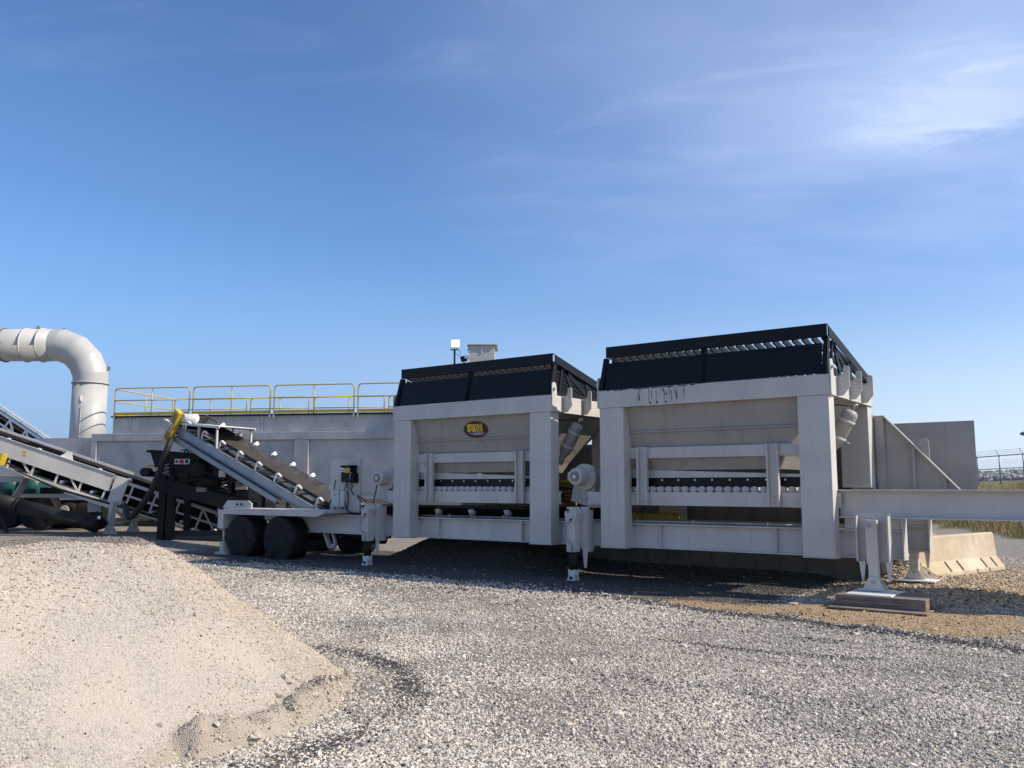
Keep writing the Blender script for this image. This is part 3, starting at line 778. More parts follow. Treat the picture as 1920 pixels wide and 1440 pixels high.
b = MB(); b.cyl((-16.6, 15.7, 0.5), (-15.5, 15.7, 0.5), 0.12); b.bar((-16.8, 15.4, 0.58), (-15.0, 15.4, 0.58), 0.06, 0.06)
build('air_reservoir', b, M['blackdust'], trailer)
# landing jacks with crank handles
def jack(xl, label):
    y = 14.28; w = 0.19
    b = MB(); b.box(xl, xl+w, y-0.10, y+0.10, 0.56, 1.28)
    b.prism([(xl-0.01, y-0.115, 1.12), (xl-0.03, y-0.115, 1.30), (xl+0.03, y-0.115, 1.42), (xl+0.17, y-0.115, 1.42), (xl+0.23, y-0.115, 1.30), (xl+0.20, y-0.115, 1.14)], (0, 0.23, 0))
    j = build('jack_leg', b, M['paint'], trailer, 0.008)
    b = MB(); b.box(xl+w, xl+w+0.12, 14.40, 14.43, 0.62, 1.42); b.box(xl+w+0.12, xl+w+0.145, 14.36, 14.64, 0.56, 1.36)
    b.prism([(xl+w+0.145, 14.36, 1.36), (xl+w+0.12, 14.36, 1.36), (xl+w+0.12, 14.42, 1.42), (xl+w+0.145, 14.42, 1.42)], (0, 0.12, 0))
    b.prism([(xl+w+0.05, 14.38, 0.62), (xl+w+0.17, 14.38, 0.62), (xl+w+0.135, 14.38, 0.26), (xl+w+0.085, 14.38, 0.26)], (0, 0.018, 0))
    b.box(xl+w, xl+w+0.12, 14.431, 14.76, 1.125, 1.15); b.box(xl+w, xl+w+0.12, 14.431, 14.76, 0.63, 0.655)
    build('jack_mount', b, M['paint'], j)
    b = MB(); b.cyl((xl+w/2, y, 0.22), (xl+w/2, y, 0.57), 0.085, 16); build('jack_tube', b, M['rubber'], j)
    b = MB(); b.box(xl+0.02, xl+w-0.02, y-0.075, y+0.075, 0.12, 0.23)
    b.prism([(xl-0.03, y-0.08, 0.0), (xl+w+0.0, y-0.08, 0.0), (xl+w-0.04, y-0.08, 0.13), (xl+0.05, y-0.08, 0.13)], (0, 0.02, 0))
    b.prism([(xl-0.03, y+0.06, 0.0), (xl+w+0.0, y+0.06, 0.0), (xl+w-0.04, y+0.06, 0.13), (xl+0.05, y+0.06, 0.13)], (0, 0.02, 0))
    build('jack_foot', b, M['white'], j)
    for xo, zo, ro, ya_ in ((w/2, 0.075, 0.028, 0.08), (0.05, 1.36, 0.025, 0.115), (0.12, 1.18, 0.02, 0.115)):
        b = MB(); b.cyl((xl+xo, y-ya_, zo), (xl+xo, y-ya_-0.032, zo), ro, 10); build('jack_bolt', b, M['blackdust'], j)
    b = MB(); b.sweep([(xl+0.12, y-0.14, 1.16), (xl+0.03, y-0.16, 1.10), (xl-0.01, y-0.16, 0.90), (xl+0.03, y-0.16, 0.80), (xl+0.14, y-0.15, 0.72), (xl+0.155, y-0.14, 0.58)], 0.016, 8)
    build('crank_handle', b, M['galv'], j)
    b = MB(); b.sweep([(xl+0.03, y-0.118, 1.30), (xl+0.10, y-0.118, 1.365), (xl+0.17, y-0.118, 1.30), (xl+0.17, y-0.118, 1.20)], 0.008, 6); build('seam_rib', b, M['paint'], j)
jack(-9.11, 'mid'); jack(-14.73, 'rear')
# outrigger leg on the timber pad, and its twin on the far side
def outrigger(x, y, ztop, zfoot):
    b = MB(); b.box(x-0.24, x+0.25, y+0.085, y+0.105, 0.66, ztop+0.10); b.box(x-0.24, x-0.22, y-0.05, y+0.085, 0.66, ztop+0.06); b.box(x+0.22, x+0.245, y-0.05, y+0.085, 0.66, ztop+0.06)
    for dx in (-0.17, 0.22):
        b.prism([(x+dx-0.05, y+0.0, 0.66), (x+dx+0.05, y+0.0, 0.66), (x+dx+0.015, y+0.0, 0.36), (x+dx-0.015, y+0.0, 0.36)], (0, 0.02, 0))
    m = build('outrigger_bracket', b, M['paint'], trailer)
    b = MB(); b.box(x-0.085, x+0.085, y-0.085, y+0.08, 0.62, ztop); o = build('outrigger_leg', b, M['paint'], trailer, 0.008)
    b = MB(); b.box(x-0.07, x+0.07, y-0.07, y+0.07, zfoot+0.05, 0.64); build('inner_tube', b, M['paint'], o, 0.006)
    for xo, zo in ((-0.03, ztop-0.09), (0, zfoot+0.14)):
        b = MB(); b.cyl((x+xo, y-0.086, zo), (x+xo, y-0.118, zo), 0.026, 12); build('pin', b, M['steel'], o)
    b = MB()
    for yy in (y-0.095, y+0.075):
        b.prism([(x-0.17, yy, zfoot+0.012), (x+0.17, yy, zfoot+0.012), (x+0.06, yy, zfoot+0.22), (x-0.06, yy, zfoot+0.22)], (0, 0.02, 0))
    build('foot_lug', b, M['paint'], o)
PADZ = float(np.max(gh(np.linspace(-3.98, -2.60, 12)[:, None], np.linspace(13.36, 14.62, 10)[None, :])))+0.004
outrigger(-3.48, 14.20, 1.30, PADZ+0.20)
outrigger(-3.48, 17.06, 1.20, 0.15)
b = MB(); b.box(-3.78, -3.12, 16.80, 17.34, 0.135, 0.155); build('foot_plate', b, M['white'], trailer, 0.003)
# control panel plate with switch boxes and cables
pY = 15.02
b = MB(); b.box(-16.78, -15.70, pY, pY+0.012, 1.125, 2.50); b.box(-15.70, -15.685, pY-0.03, pY+0.04, 1.125, 2.50)
panel = build('control_panel', b, M['paint'], trailer)
b = MB(); b.box(-16.56, -16.30, pY-0.16, pY, 1.31, 1.72); b.box(-16.28, -16.12, pY-0.14, pY-0.001, 1.31, 1.71); build('junction_box', b, M['paint'], panel, 0.008)
b = MB(); b.box(-16.44, -16.40, pY-0.165, pY-0.161, 1.58, 1.63); build('red_label', b, M['red'], panel)
b = MB(); b.box(-16.20, -16.10, pY-0.10, pY-0.001, 1.70, 1.86); b.box(-16.36, -16.10, pY-0.07, pY-0.001, 1.90, 2.14); build('switch_housing', b, M['paint'], panel, 0.006)
b = MB(); b.box(-16.16, -15.82, pY-0.22, pY-0.001, 1.92, 2.30); b.box(-16.17, -15.80, pY-0.25, pY-0.001, 2.30, 2.335); b.box(-15.86, -15.76, pY-0.2, pY-0.001, 1.90, 2.14); build('disconnect_switch', b, M['blackdust'], panel, 0.01)
b = MB(); b.box(-16.03, -15.84, pY-0.228, pY-0.222, 2.15, 2.27); build('yellow_label', b, M['yellow'], panel)
b = MB(); b.box(-16.16, -16.04, pY-0.228, pY-0.222, 2.17, 2.27); build('white_label', b, M['white'], panel)
b = MB(); b.box(-16.145, -16.055, pY-0.232, pY-0.229, 2.195, 2.225); build('red_print', b, M['red'], panel)
b = MB(); b.cyl((-16.14, pY-0.225, 2.03), (-16.14, pY-0.26, 2.03), 0.025, 10); build('indicator_lamp', b, M['yellow'], panel)
b = MB(); b.sweep([(-15.80, pY-0.21, 2.16), (-15.80, pY-0.25, 2.10), (-15.80, pY-0.25, 1.95)], 0.015, 6); build('lever', b, M['steel'], panel)
cables = [[(-16.06, 1.94), (-16.15, 1.72), (-16.30, 1.62), (-16.52, 1.58), (-16.62, 1.50), (-16.72, 1.30), (-16.85, 1.13)],
          [(-16.48, 1.98), (-16.55, 1.66), (-16.66, 1.40), (-16.82, 1.14)],
          [(-16.16, 1.70), (-16.13, 1.45), (-16.06, 1.24), (-15.90, 1.17), (-15.6, 1.16), (-15.2, 1.16)],
          [(-16.50, 1.31), (-16.42, 1.17), (-16.22, 1.15), (-16.05, 1.22), (-16.0, 1.42), (-16.02, 1.70)],
          [(-15.90, 1.92), (-15.87, 1.80), (-15.92, 1.72), (-15.80, 1.60)],
          [(-15.70, 1.60), (-15.45, 1.50), (-15.28, 1.30), (-15.20, 1.16)],
          [(-15.70, 1.56), (-15.50, 1.44), (-15.34, 1.26), (-15.28, 1.16)],
          [(-16.2, 1.31), (-16.15, 1.18), (-15.95, 1.14), (-15.6, 1.14)]]
for c in cables:
    b = MB(); b.sweep([(x, pY-0.10, z) for x, z in c], 0.014, 6); build('cable', b, M['cable'], panel)
# troughing rollers of the gathering belt under the bins
for k in range(8):
    x = -16.26+k*1.0
    b = MB(); b.lathe((x, 15.26, 1.20), (0, -0.8, 0.6), [(0, 0.05), (0.01, 0.075), (0.16, 0.075), (0.17, 0.05)], 12)
    b.box(x-0.012, x+0.012, 15.10, 15.30, 1.05, 1.22)
    build('belt_roller', b, M['white'], trailer)
b = MB()
prof = [(15.08, 1.335), (15.42, 1.14), (16.28, 1.14), (16.62, 1.335)]
for (ya, za), (yb, zb) in zip(prof[:-1], prof[1:]):
    b.hexa([(-17.2, ya, za), (-8.95, ya, za), (-8.95, yb, zb), (-17.2, yb, zb), (-17.2, ya, za+0.014), (-8.95, ya, za+0.014), (-8.95, yb, zb+0.014), (-17.2, yb, zb+0.014)])
build('gathering_belt', b, M['rubber'], trailer)
for yy in (15.12, 16.5):
    b = MB(); b.box(-17.2, -8.6, yy, yy+0.05, 0.98, 1.10); build('belt_stringer', b, M['paint'], trailer)

# ------------------------------------------------------------------ timber pad under the outrigger leg
pad = thing('timber_pad', 'weathered timber blocks on a flat steel plate under the grey outrigger leg', 'support pad', (-3.3, 13.9, -0.02))
gzp = PADZ
b = MB(); b.box(-3.98, -2.60, 13.36, 14.62, gzp, gzp+0.022); build('base_plate', b, M['rust'], pad, 0.004)
for y0, y1, x0, x1 in ((13.62, 13.90, -3.92, -2.66), (13.92, 14.20, -3.88, -2.62), (14.22, 14.48, -3.93, -2.67)):
    b = MB(); b.box(x0, x1, y0, y1, gzp+0.023, gzp+0.178); build('timber', b, M['timber'], pad, 0.008)
b = MB(); b.box(-3.79, -3.13, 13.66, 14.44, gzp+0.18, gzp+0.198); build('foot_plate', b, M['white'], pad, 0.003)

pk0, pk1 = at(1484, 1132, Z=0.02), at(1508, 1124, Z=0.02)
zpk = float(max(gh(pk0.x, pk0.y), gh(pk1.x, pk1.y)))+0.012
b = MB(); b.bar(V(pk0.x, pk0.y, zpk), V(pk1.x, pk1.y, zpk+0.01), 0.10, 0.025)
solo('plank', b, M['clod'], 'short pale offcut of board lying on tan dirt left of the timber pad', 'plank', loc=(pk0.x, pk0.y, zpk))
# ------------------------------------------------------------------ feed bins
L_, DP = 4.40, 2.77
def feed_bin(x0, label, first, stan, decal):
    o = thing('feed_bin', label, 'feed bin', (x0, FY, 0.66), 'feed bins on the trailer')
    X = lambda v: x0+v
    Y = lambda v: FY+v
    # legs: box posts with a deeper foot that laps over the chassis beam
    for xa, xb in ((0.0, 0.52), (3.85, 4.37)):
        b = MB(); b.box(X(xa), X(xb), Y(0), Y(0.30), 0.665, 3.325); b.box(X(xa+0.002), X(xb-0.002), Y(0.301), Y(0.385), 0.668, 1.07)
        b.box(X(xa-0.02), X(xb+0.02), Y(-0.012), Y(0.30), 0.650, 0.664)
        build('post', b, M['paint'], o, 0.010)
        b = MB(); b.box(X(xa), X(xb), Y(DP-0.30), Y(DP), 0.665, 3.325); build('post', b, M['paint'], o, 0.010)
    # rim
    b = MB(); b.box(X(-0.02), X(L_), Y(-0.012), Y(0.11), 3.327, 3.67); build('rim_beam', b, M['paint'], o, 0.008)
    b = MB(); b.box(X(-0.02), X(L_), Y(DP-0.11), Y(DP+0.01), 3.327, 3.67); build('rim_beam', b, M['paint'], o, 0.008)
    for xa, xb in ((-0.02, 0.10), (L_-0.12, L_)):
        b = MB(); b.box(X(xa), X(xb), Y(0.112), Y(DP-0.112), 3.327, 3.67); build('rim_beam', b, M['paint'], o, 0.008)
    # lugs
    for sx, xe in ((1, L_), (-1, -0.02)):
        b = MB(); pts = [(X(xe+sx*0.003), Y(-0.01), 3.33), (X(xe+sx*0.003), Y(0.16), 3.33), (X(xe+sx*0.003), Y(0.16), 3.70)]
        for k in range(7):
            a = k*math.pi/6; pts.append((X(xe+sx*0.003), Y(0.06+0.075*math.cos(a)), 3.86+0.075*math.sin(a)))
        pts.append((X(xe+sx*0.003), Y(-0.01), 3.70))
        b.prism(pts, (sx*0.022, 0, 0)); b.cyl((X(xe+sx*0.026), Y(0.05), 3.80), (X(xe+sx*0.07), Y(0.05), 3.80), 0.03, 10)
        build('lug', b, M['paint'], o)
        for yl in (0.44, 1.22, 2.00):
            b = MB(); pts = [(X(xe+sx*0.002), Y(yl), 3.34), (X(xe+sx*0.09), Y(yl), 3.34), (X(xe+sx*0.20), Y(yl), 3.48), (X(xe+sx*0.20), Y(yl), 3.79)]
            for k in range(1, 6):
                a = k*math.pi/6; pts.append((X(xe+sx*(0.15+0.05*math.cos(a))), Y(yl), 3.80+0.05*math.sin(a)))
            pts += [(X(xe+sx*0.10), Y(yl), 3.79), (X(xe+sx*0.10), Y(yl), 3.71), (X(xe+sx*0.002), Y(yl), 3.66)]
            b.prism(pts, (0, 0.02, 0)); build('lug', b, M['paint'], o)
            b = MB(); b.box(X(xe+min(sx*0.05, sx*0.11)), X(xe+max(sx*0.05, sx*0.11)), Y(yl-0.003), Y(yl-0.0005), 3.62, 3.64); build('slot_light_strip', b, M['white'], o)  # white strip paints the sunlit rim glimpsed through the slot
    # hopper shell, kinked where the feed box begins
    lev = [(3.60, 0.11, 4.27, 0.12, 2.65), (3.33, 0.13, 4.25, 0.14, 2.63), (2.55, 0.50, 3.62, 0.34, 2.20), (2.34, 0.60, 3.46, 0.37, 2.10), (2.13, 0.66, 3.34, 0.44, 2.00)]
    b = MB(); vs = []
    for z, xa, xb, ya, yb in lev: vs += [(X(xa), Y(ya), z), (X(xb), Y(ya), z), (X(xb), Y(yb), z), (X(xa), Y(yb), z)]
    fs = []
    for i in range(len(lev)-1):
        for j in range(4): fs.append((i*4+j, (i+1)*4+j, (i+1)*4+(j+1) % 4, i*4+(j+1) % 4))
    b._add(vs, fs); hop = build('hopper', b, M['hopper'], o)
    sd = hop.modifiers.new('plate', 'SOLIDIFY'); sd.thickness = 0.012; sd.offset = 1
    b = MB(); b.box(X(0.30), X(4.08), Y(0.205), Y(0.262), 2.835, 2.862); build('hopper_rib', b, M['hopper'], o)
    b = MB(); b.box(X(0.47), X(3.92), Y(0.255), Y(0.345), 2.345, 2.55); build('stiffener', b, M['paint'], o, 0.006)
    # flared skirt plate, deeper at the tail
    b = MB(); b.prism([(X(-0.1), Y(0.40), 1.98), (X(4.3), Y(0.40), 1.98), (X(4.3), Y(0.40), 2.01), (X(0.55), Y(0.40), 2.14), (X(-0.1), Y(0.40), 2.13)], (0, 0.03, 0)); build('skirt_plate', b, M['paint'], o)
    b = MB(); b.box(X(0.0), X(4.28), Y(0.395), Y(0.415), 1.80, 1.978); build('rubber_skirt', b, M['black'], o)
    for k in range(13):
        b = MB(); b.cyl((X(0.12+k*0.335), Y(0.394), 1.935), (X(0.12+k*0.335), Y(0.372), 1.935), 0.018, 8); build('skirt_bolt', b, M['chrome'], o)
    b = MB(); b.box(X(-0.45), X(4.42), Y(0.28), Y(0.295), 1.462, 1.712); b.box(X(-0.45), X(4.42), Y(0.296), Y(0.36), 1.692, 1.712); b.box(X(-0.45), X(4.42), Y(0.296), Y(0.36), 1.462, 1.482)
    build('feeder_channel', b, M['paint'], o)
    b = MB(); b.box(X(-0.45), X(4.42), Y(2.30), Y(2.36), 1.462, 1.712); build('feeder_channel', b, M['paint'], o)
    rol = None
    for k in range(25):
        if rol is None:
            b = MB(); xx = X(0.12); b.cyl((xx, Y(0.31), 1.760), (xx, Y(0.62), 1.760), 0.058, 14)
            b.cyl((xx, Y(0.309), 1.760), (xx, Y(0.296), 1.760), 0.026, 8)
            rol = build('feeder_roller', b, M['paint'], o); off = rol
        else:
            c = rol.copy(); COL.objects.link(c); c.parent = o; c.location.x = k*0.1655
    b = MB(); b.box(X(-0.55), X(4.5), Y(0.64), Y(2.1), 1.76, 1.80); build('feeder_belt', b, M['rubber'], o)
    for xs_ in stan:
        b = MB(); w = 0.205
        b.box(X(xs_), X(xs_+w), Y(0.235), Y(0.251), 1.47, 2.56); b.box(X(xs_), X(xs_+0.03), Y(0.16), Y(0.234), 1.47, 2.56); b.box(X(xs_+w-0.03), X(xs_+w), Y(0.16), Y(0.234), 1.47, 2.56)
        st = build('stanchion', b, M['paint'], o)
        for zz in (1.53, 1.63):
            b = MB(); b.cyl((X(xs_+w/2), Y(0.234), zz), (X(xs_+w/2), Y(0.222), zz), 0.015, 8); build('bolt', b, M['steel'], st)
    # gear motor on the head shaft
    b = MB(); g0 = 0.50
    b.prism([(X(-1.00), Y(g0), 1.52), (X(-0.45), Y(g0), 1.38), (X(-0.40), Y(g0), 1.95), (X(-0.52), Y(g0), 2.22), (X(-0.74), Y(g0), 2.25), (X(-0.90), Y(g0), 2.12), (X(-0.93), Y(g0), 1.85)], (0, 0.12, 0))
    gb = build('gearbox', b, M['paint'], o, 0.01)
    b = MB(); b.prism([(X(-0.62+0.27*math.cos(a)), Y(g0-0.10), 2.0+0.27*math.sin(a)) for a in [k*math.pi/10 for k in range(20)]], (0, 0.10, 0)); build('gearbox_flange', b, M['paint'], gb)
    b = MB(); b.lathe((X(-0.66), Y(0.12), 2.01), (0, 1, 0), [(0, 0.10), (0, 0.155), (0.03, 0.17), (0.34, 0.17), (0.36, 0.185), (0.40, 0.185)], 24); mo = build('motor', b, M['paint'], o)
    b = MB(); b.prism([(X(-0.66+0.12*math.cos(a)), Y(0.105), 2.01+0.12*math.sin(a)) for a in [k*math.pi/3 for k in range(6)]], (0, 0.02, 0)); build('fan_grille', b, M['darkpaint'], mo)
    b = MB(); b.cyl((X(-0.66), Y(0.105), 2.01), (X(-0.66), Y(0.09), 2.01), 0.035, 10); build('fan_hub', b, M['white'], mo)
    b = MB(); b.box(X(-0.88), X(-0.81), Y(0.20), Y(0.40), 1.94, 2.10); build('terminal_box', b, M['paint'], mo, 0.008)
    b = MB(); b.lathe((X(-0.66), Y(g0-0.03), 1.66), (0, 1, 0), [(0, 0.09), (0.0, 0.115), (0.05, 0.115)], 18); build('bearing_cap', b, M['paint'], gb)
    for k in range(10):
        a = k*math.pi/5; b = MB(); b.cyl((X(-0.62+0.235*math.cos(a)), Y(g0-0.101), 2.0+0.235*math.sin(a)), (X(-0.62+0.235*math.cos(a)), Y(g0-0.115), 2.0+0.235*math.sin(a)), 0.013, 6); build('bolt', b, M['steel'], gb)
    b = MB(); b.box(X(-0.46), X(-0.02), Y(0.44), Y(0.49), 1.40, 1.53); b.box(X(-0.45), X(0.1), Y(0.62), Y(0.72), 1.62, 2.16); build('shaft_arm', b, M['paint'], o, 0.006)
    b = MB(); b.sweep([(X(-0.80), Y(0.28), 1.95), (X(-0.83), Y(0.26), 1.7), (X(-0.90), Y(0.24), 1.38), (X(-0.98), Y(0.3), 1.16)], 0.014, 6); build('motor_cable', b, M['cable'], mo)
    b = MB(); b.sweep([(X(-0.50), Y(0.45), 1.42), (X(-0.48), Y(0.42), 1.30), (X(-0.52), Y(0.40), 1.16)], 0.010, 6); build('motor_cable', b, M['cable'], mo)
    # yellow drive guard on the tail
    b = MB(); b.box(X(3.02), X(3.62), Y(2.14), Y(2.28), 1.42, 1.95); gd = build('drive_guard', b, M['yellowdark'], o)
    b = MB()
    for (xa, xb, za, zb) in ((3.0, 3.64, 1.40, 1.46), (3.0, 3.64, 1.91, 1.97), (3.58, 3.64, 1.461, 1.909)): b.box(X(xa), X(xb), Y(2.11), Y(2.139), za, zb)
    build('guard_frame', b, M['yellow'], gd)
    b = MB(); b.box(X(3.34), X(3.56), Y(2.125), Y(2.139), 1.52, 1.80); build('warning_label', b, M['white'], gd)
    b = MB()
    for k in range(3): b.box(X(3.36), X(3.44), Y(2.12), Y(2.124), 1.55+k*0.085, 1.60+k*0.085)
    build('label_red', b, M['red'], gd)
    b = MB()
    for k in range(3): b.box(X(3.47), X(3.54), Y(2.12), Y(2.124), 1.55+k*0.085, 1.60+k*0.085)
    build('label_black', b, M['decalblack'], gd)
    # air cannon strapped to the sloping end wall
    p, q = V(X(4.52), Y(0.80), 3.10), V(X(4.12), Y(0.80), 2.42); d = (q-p).normalized(); nn = V(0.86, 0, -0.5)
    b = MB(); b.lathe(p-d*0.02, d, [(0, 0.03), (0.01, 0.085), (0.05, 0.125), (0.10, 0.135), (0.62, 0.135), (0.68, 0.11), (0.80, 0.06), (0.84, 0.075), (0.95, 0.075)], 20); tk = build('air_cannon', b, M['hopper'], o)
    b = MB(); b.lathe(p, d, [(0.16, 0.140), (0.165, 0.150), (0.205, 0.150), (0.21, 0.140)], 20); b.lathe(p, d, [(0.48, 0.140), (0.485, 0.150), (0.525, 0.150), (0.53, 0.140)], 20); build('clamp', b, M['paint'], tk)
    b = MB(); b.cyl(p, p-d*0.12, 0.022, 8); b.cyl(p-d*0.10-V(0.03, 0, 0), p-d*0.10+V(0.05, 0.02, 0.01), 0.03, 8); b.cyl(p+d*0.5+nn*0.13, p+d*0.52+nn*0.24, 0.012, 6); build('valve', b, M['steel'], tk)
    b = MB(); b.sweep([p-d*0.10, p-d*0.11+V(-0.25, -0.1, 0.02), p-d*0.10+V(-0.5, -0.35, -0.04)], 0.016, 6); build('air_hose', b, M['cable'], tk)
    # grizzly: leaning front screen plates, a raised top bar, bars falling to the back
    fb = lambda z: 0.02+(z-3.67)*0.22                  # front plane leans back
    def fp(x, z, dy=0.0): return (X(x), Y(fb(z)+dy), z)
    for xa, xb in ((0.10, 2.06), (2.16, 4.26)):
        b = MB(); b.hexa([fp(xa, 3.69), fp(xb, 3.69), fp(xb, 3.69, 0.02), fp(xa, 3.69, 0.02), fp(xa+0.0, 4.22), fp(xb-0.0, 4.22), fp(xb, 4.22, 0.02), fp(xa, 4.22, 0.02)])
        build('screen_plate', b, M['black'], o)
    for xa, xb, out_ in ((-0.0, 0.09, 0.05), (2.065, 2.155, 0.06), (4.27, 4.36, 0.03)):
        b = MB(); b.hexa([fp(xa, 3.675, -out_), fp(xb, 3.675, -out_), fp(xb, 3.675, 0.10), fp(xa, 3.675, 0.10), fp(xa+0.02, 4.325, -out_*0.3), fp(xb, 4.325, -out_*0.3), fp(xb, 4.325, 0.10), fp(xa+0.02, 4.325, 0.10)])
        build('screen_upright', b, M['black'], o)
    b = MB(); b.box(X(0.10), X(4.36), Y(0.10), Y(0.115), 4.327, 4.54); b.box(X(0.10), X(4.36), Y(0.116), Y(0.20), 4.525, 4.54); b.box(X(0.10), X(4.36), Y(0.116), Y(0.19), 4.327, 4.342)
    build('grizzly_front_bar', b, M['black'], o)
    zr = lambda y: 4.54-(y-0.12)*0.238
    def side(xa, xb):
        b = MB(); ya, yb = 0.20, 2.90
        b.hexa([(X(xa), Y(ya), zr(ya)-0.165), (X(xb), Y(ya), zr(ya)-0.165), (X(xb), Y(yb), zr(yb)-0.165), (X(xa), Y(yb), zr(yb)-0.165), (X(xa), Y(ya), zr(ya)), (X(xb), Y(ya), zr(ya)), (X(xb), Y(yb), zr(yb)), (X(xa), Y(yb), zr(yb))])
        build('grizzly_side_bar', b, M['black'], o)
    side(0.07, 0.09); side(4.345, 4.365)
    b = MB(); b.box(X(0.09), X(4.34), Y(2.84), Y(2.90), 3.72, 3.87); build('grizzly_rear_bar', b, M['black'], o)
    g0_ = None
    for k in range(25):
        if g0_ is None:
            b = MB(); xx = X(0.20); b.hexa([(xx, Y(0.21), zr(0.21)-0.22), (xx+0.03, Y(0.21), zr(0.21)-0.22), (xx+0.03, Y(2.83), zr(2.83)-0.12), (xx, Y(2.83), zr(2.83)-0.12), (xx, Y(0.21), zr(0.21)-0.10), (xx+0.03, Y(0.21), zr(0.21)-0.10), (xx+0.03, Y(2.83), zr(2.83)), (xx, Y(2.83), zr(2.83))])
            g0_ = build('grizzly_bar', b, M['black'], o)
        else:
            c = g0_.copy(); COL.objects.link(c); c.parent = o; c.location.x = k*0.168
    for xe, s in ((4.28, 1), (0.10, -1)):
        b = MB(); b.box(X(xe), X(xe+0.06), Y(0.12), Y(2.9), 3.675, 3.76); build('grizzly_sill', b, M['black'], o)
        for (y0_, z0_, y1_, z1_, w) in ((0.42, 3.76, 0.52, 4.30, 0.07), (0.95, 3.76, 0.62, 4.27, 0.11), (0.62, 4.24, 1.45, 3.80, 0.09), (1.62, 3.76, 1.50, 4.05, 0.16)):
            b = MB(); b.bar((X(xe+0.035), Y(y0_), z0_), (X(xe+0.035), Y(y1_), z1_), 0.03, w, XA.cross(V(0, y1_-y0_, z1_-z0_))); build('side_brace', b, M['black'], o)
    b = MB(); b.hexa([(X(0.165), Y(0.22), 3.60), (X(0.175), Y(0.22), 3.60), (X(0.175), Y(2.80), 3.60), (X(0.165), Y(2.80), 3.60), (X(0.165), Y(0.22), zr(0.22)-0.23), (X(0.175), Y(0.22), zr(0.22)-0.23), (X(0.175), Y(2.80), zr(2.80)-0.13), (X(0.165), Y(2.80), zr(2.80)-0.13)]); build('sun_block_plate', b, M['black'], o)  # unseen plate, added to keep sun off the neighbouring hopper end
    # inside wear plates, seen from the end through the braces
    b = MB(); b.hexa([(X(0.3), Y(2.55), 3.5), (X(4.1), Y(2.55), 3.5), (X(4.1), Y(2.57), 3.5), (X(0.3), Y(2.57), 3.5), (X(0.3), Y(2.72), 3.80), (X(4.1), Y(2.72), 3.80), (X(4.1), Y(2.74), 3.80), (X(0.3), Y(2.74), 3.80)]); build('rear_wear_plate', b, M['darkpaint'], o)
    if decal:
        yd = lambda z: Y(0.14+(3.33-z)*0.256-0.016)
        c0 = V(X(2.27), 0, 3.055)
        def disc(a_, b_, off, name, mat, n=40):
            b = MB(); vs = [(c0.x+a_*math.cos(2*math.pi*k/n), yd(c0.z+b_*math.sin(2*math.pi*k/n))-off, c0.z+b_*math.sin(2*math.pi*k/n)) for k in range(n)]
            b._add(vs, [tuple(range(n))]); return build(name, b, mat, dec)
        b = MB(); n = 40
        b._add([(c0.x+0.345*math.cos(2*math.pi*k/n), yd(c0.z+0.182*math.sin(2*math.pi*k/n)), c0.z+0.182*math.sin(2*math.pi*k/n)) for k in range(n)], [tuple(range(n))])
        dec = build('oval_decal', b, M['maroon'], o)
        disc(0.318, 0.160, 0.003, 'decal_field', M['decalblack'])
        # letters A D M built as strokes, leaning left at the top, on a common base bar
        def glyph(name, polys, mat=M['decalyellow'], off=0.006):
            b = MB()
            for pl in polys:
                vs = []
                for (u, v) in pl:
                    zz = c0.z+v; xx = c0.x+u-0.12*v
                    vs.append((xx, yd(zz)-off, zz))
                b._add(vs, [tuple(range(len(vs)))])
            build(name, b, mat, dec)
        def rect(u0, u1, v0, v1): return [(u0, v0), (u1, v0), (u1, v1), (u0, v1)]
        lo, hi = -0.020, 0.118
        glyph('letter_a', [[(-0.240, -0.055), (-0.150, -0.055), (-0.143, -0.022), (-0.105, -0.022), (-0.098, -0.055), (-0.010, -0.055), (-0.060, hi), (-0.205, hi)]])
        glyph('letter_counter', [[(-0.140, 0.012), (-0.108, 0.012), (-0.118, 0.080), (-0.130, 0.080)]], M['decalblack'], 0.009)
        glyph('letter_d', [[(-0.040, lo), (0.035, lo), (0.060, 0.010), (0.060, 0.095), (0.038, hi), (-0.040, hi)]])
        glyph('letter_counter', [rect(0.000, 0.022, 0.012, 0.090)], M['decalblack'], 0.009)
        glyph('letter_m', [rect(0.074, 0.200, lo, hi)])
        glyph('letter_counter', [[(0.112, hi+0.001), (0.137, 0.070), (0.162, hi+0.001)]], M['decalblack'], 0.009)
        glyph('letter_counter', [rect(0.106, 0.122, lo, 0.058)], M['decalblack'], 0.009)
        glyph('letter_counter', [rect(0.152, 0.168, lo, 0.058)], M['decalblack'], 0.009)
        glyph('base_bar', [rect(-0.02, 0.205, -0.034, -0.0205)])
        b_ = [rect(-0.01+k*0.026, 0.010+k*0.026, -0.064, -0.048) for k in range(8)]
        b_ += [rect(-0.185+k*0.027, -0.163+k*0.027, -0.094, -0.074) for k in range(15)] + [rect(-0.10+k*0.027, -0.078+k*0.027, -0.122, -0.104) for k in range(10)]
        glyph('small_print', b_, M['decalwhite'])
    else:
        # black paint scuffs left on the rim by the loader
        rnd = random.Random(5); b = MB()
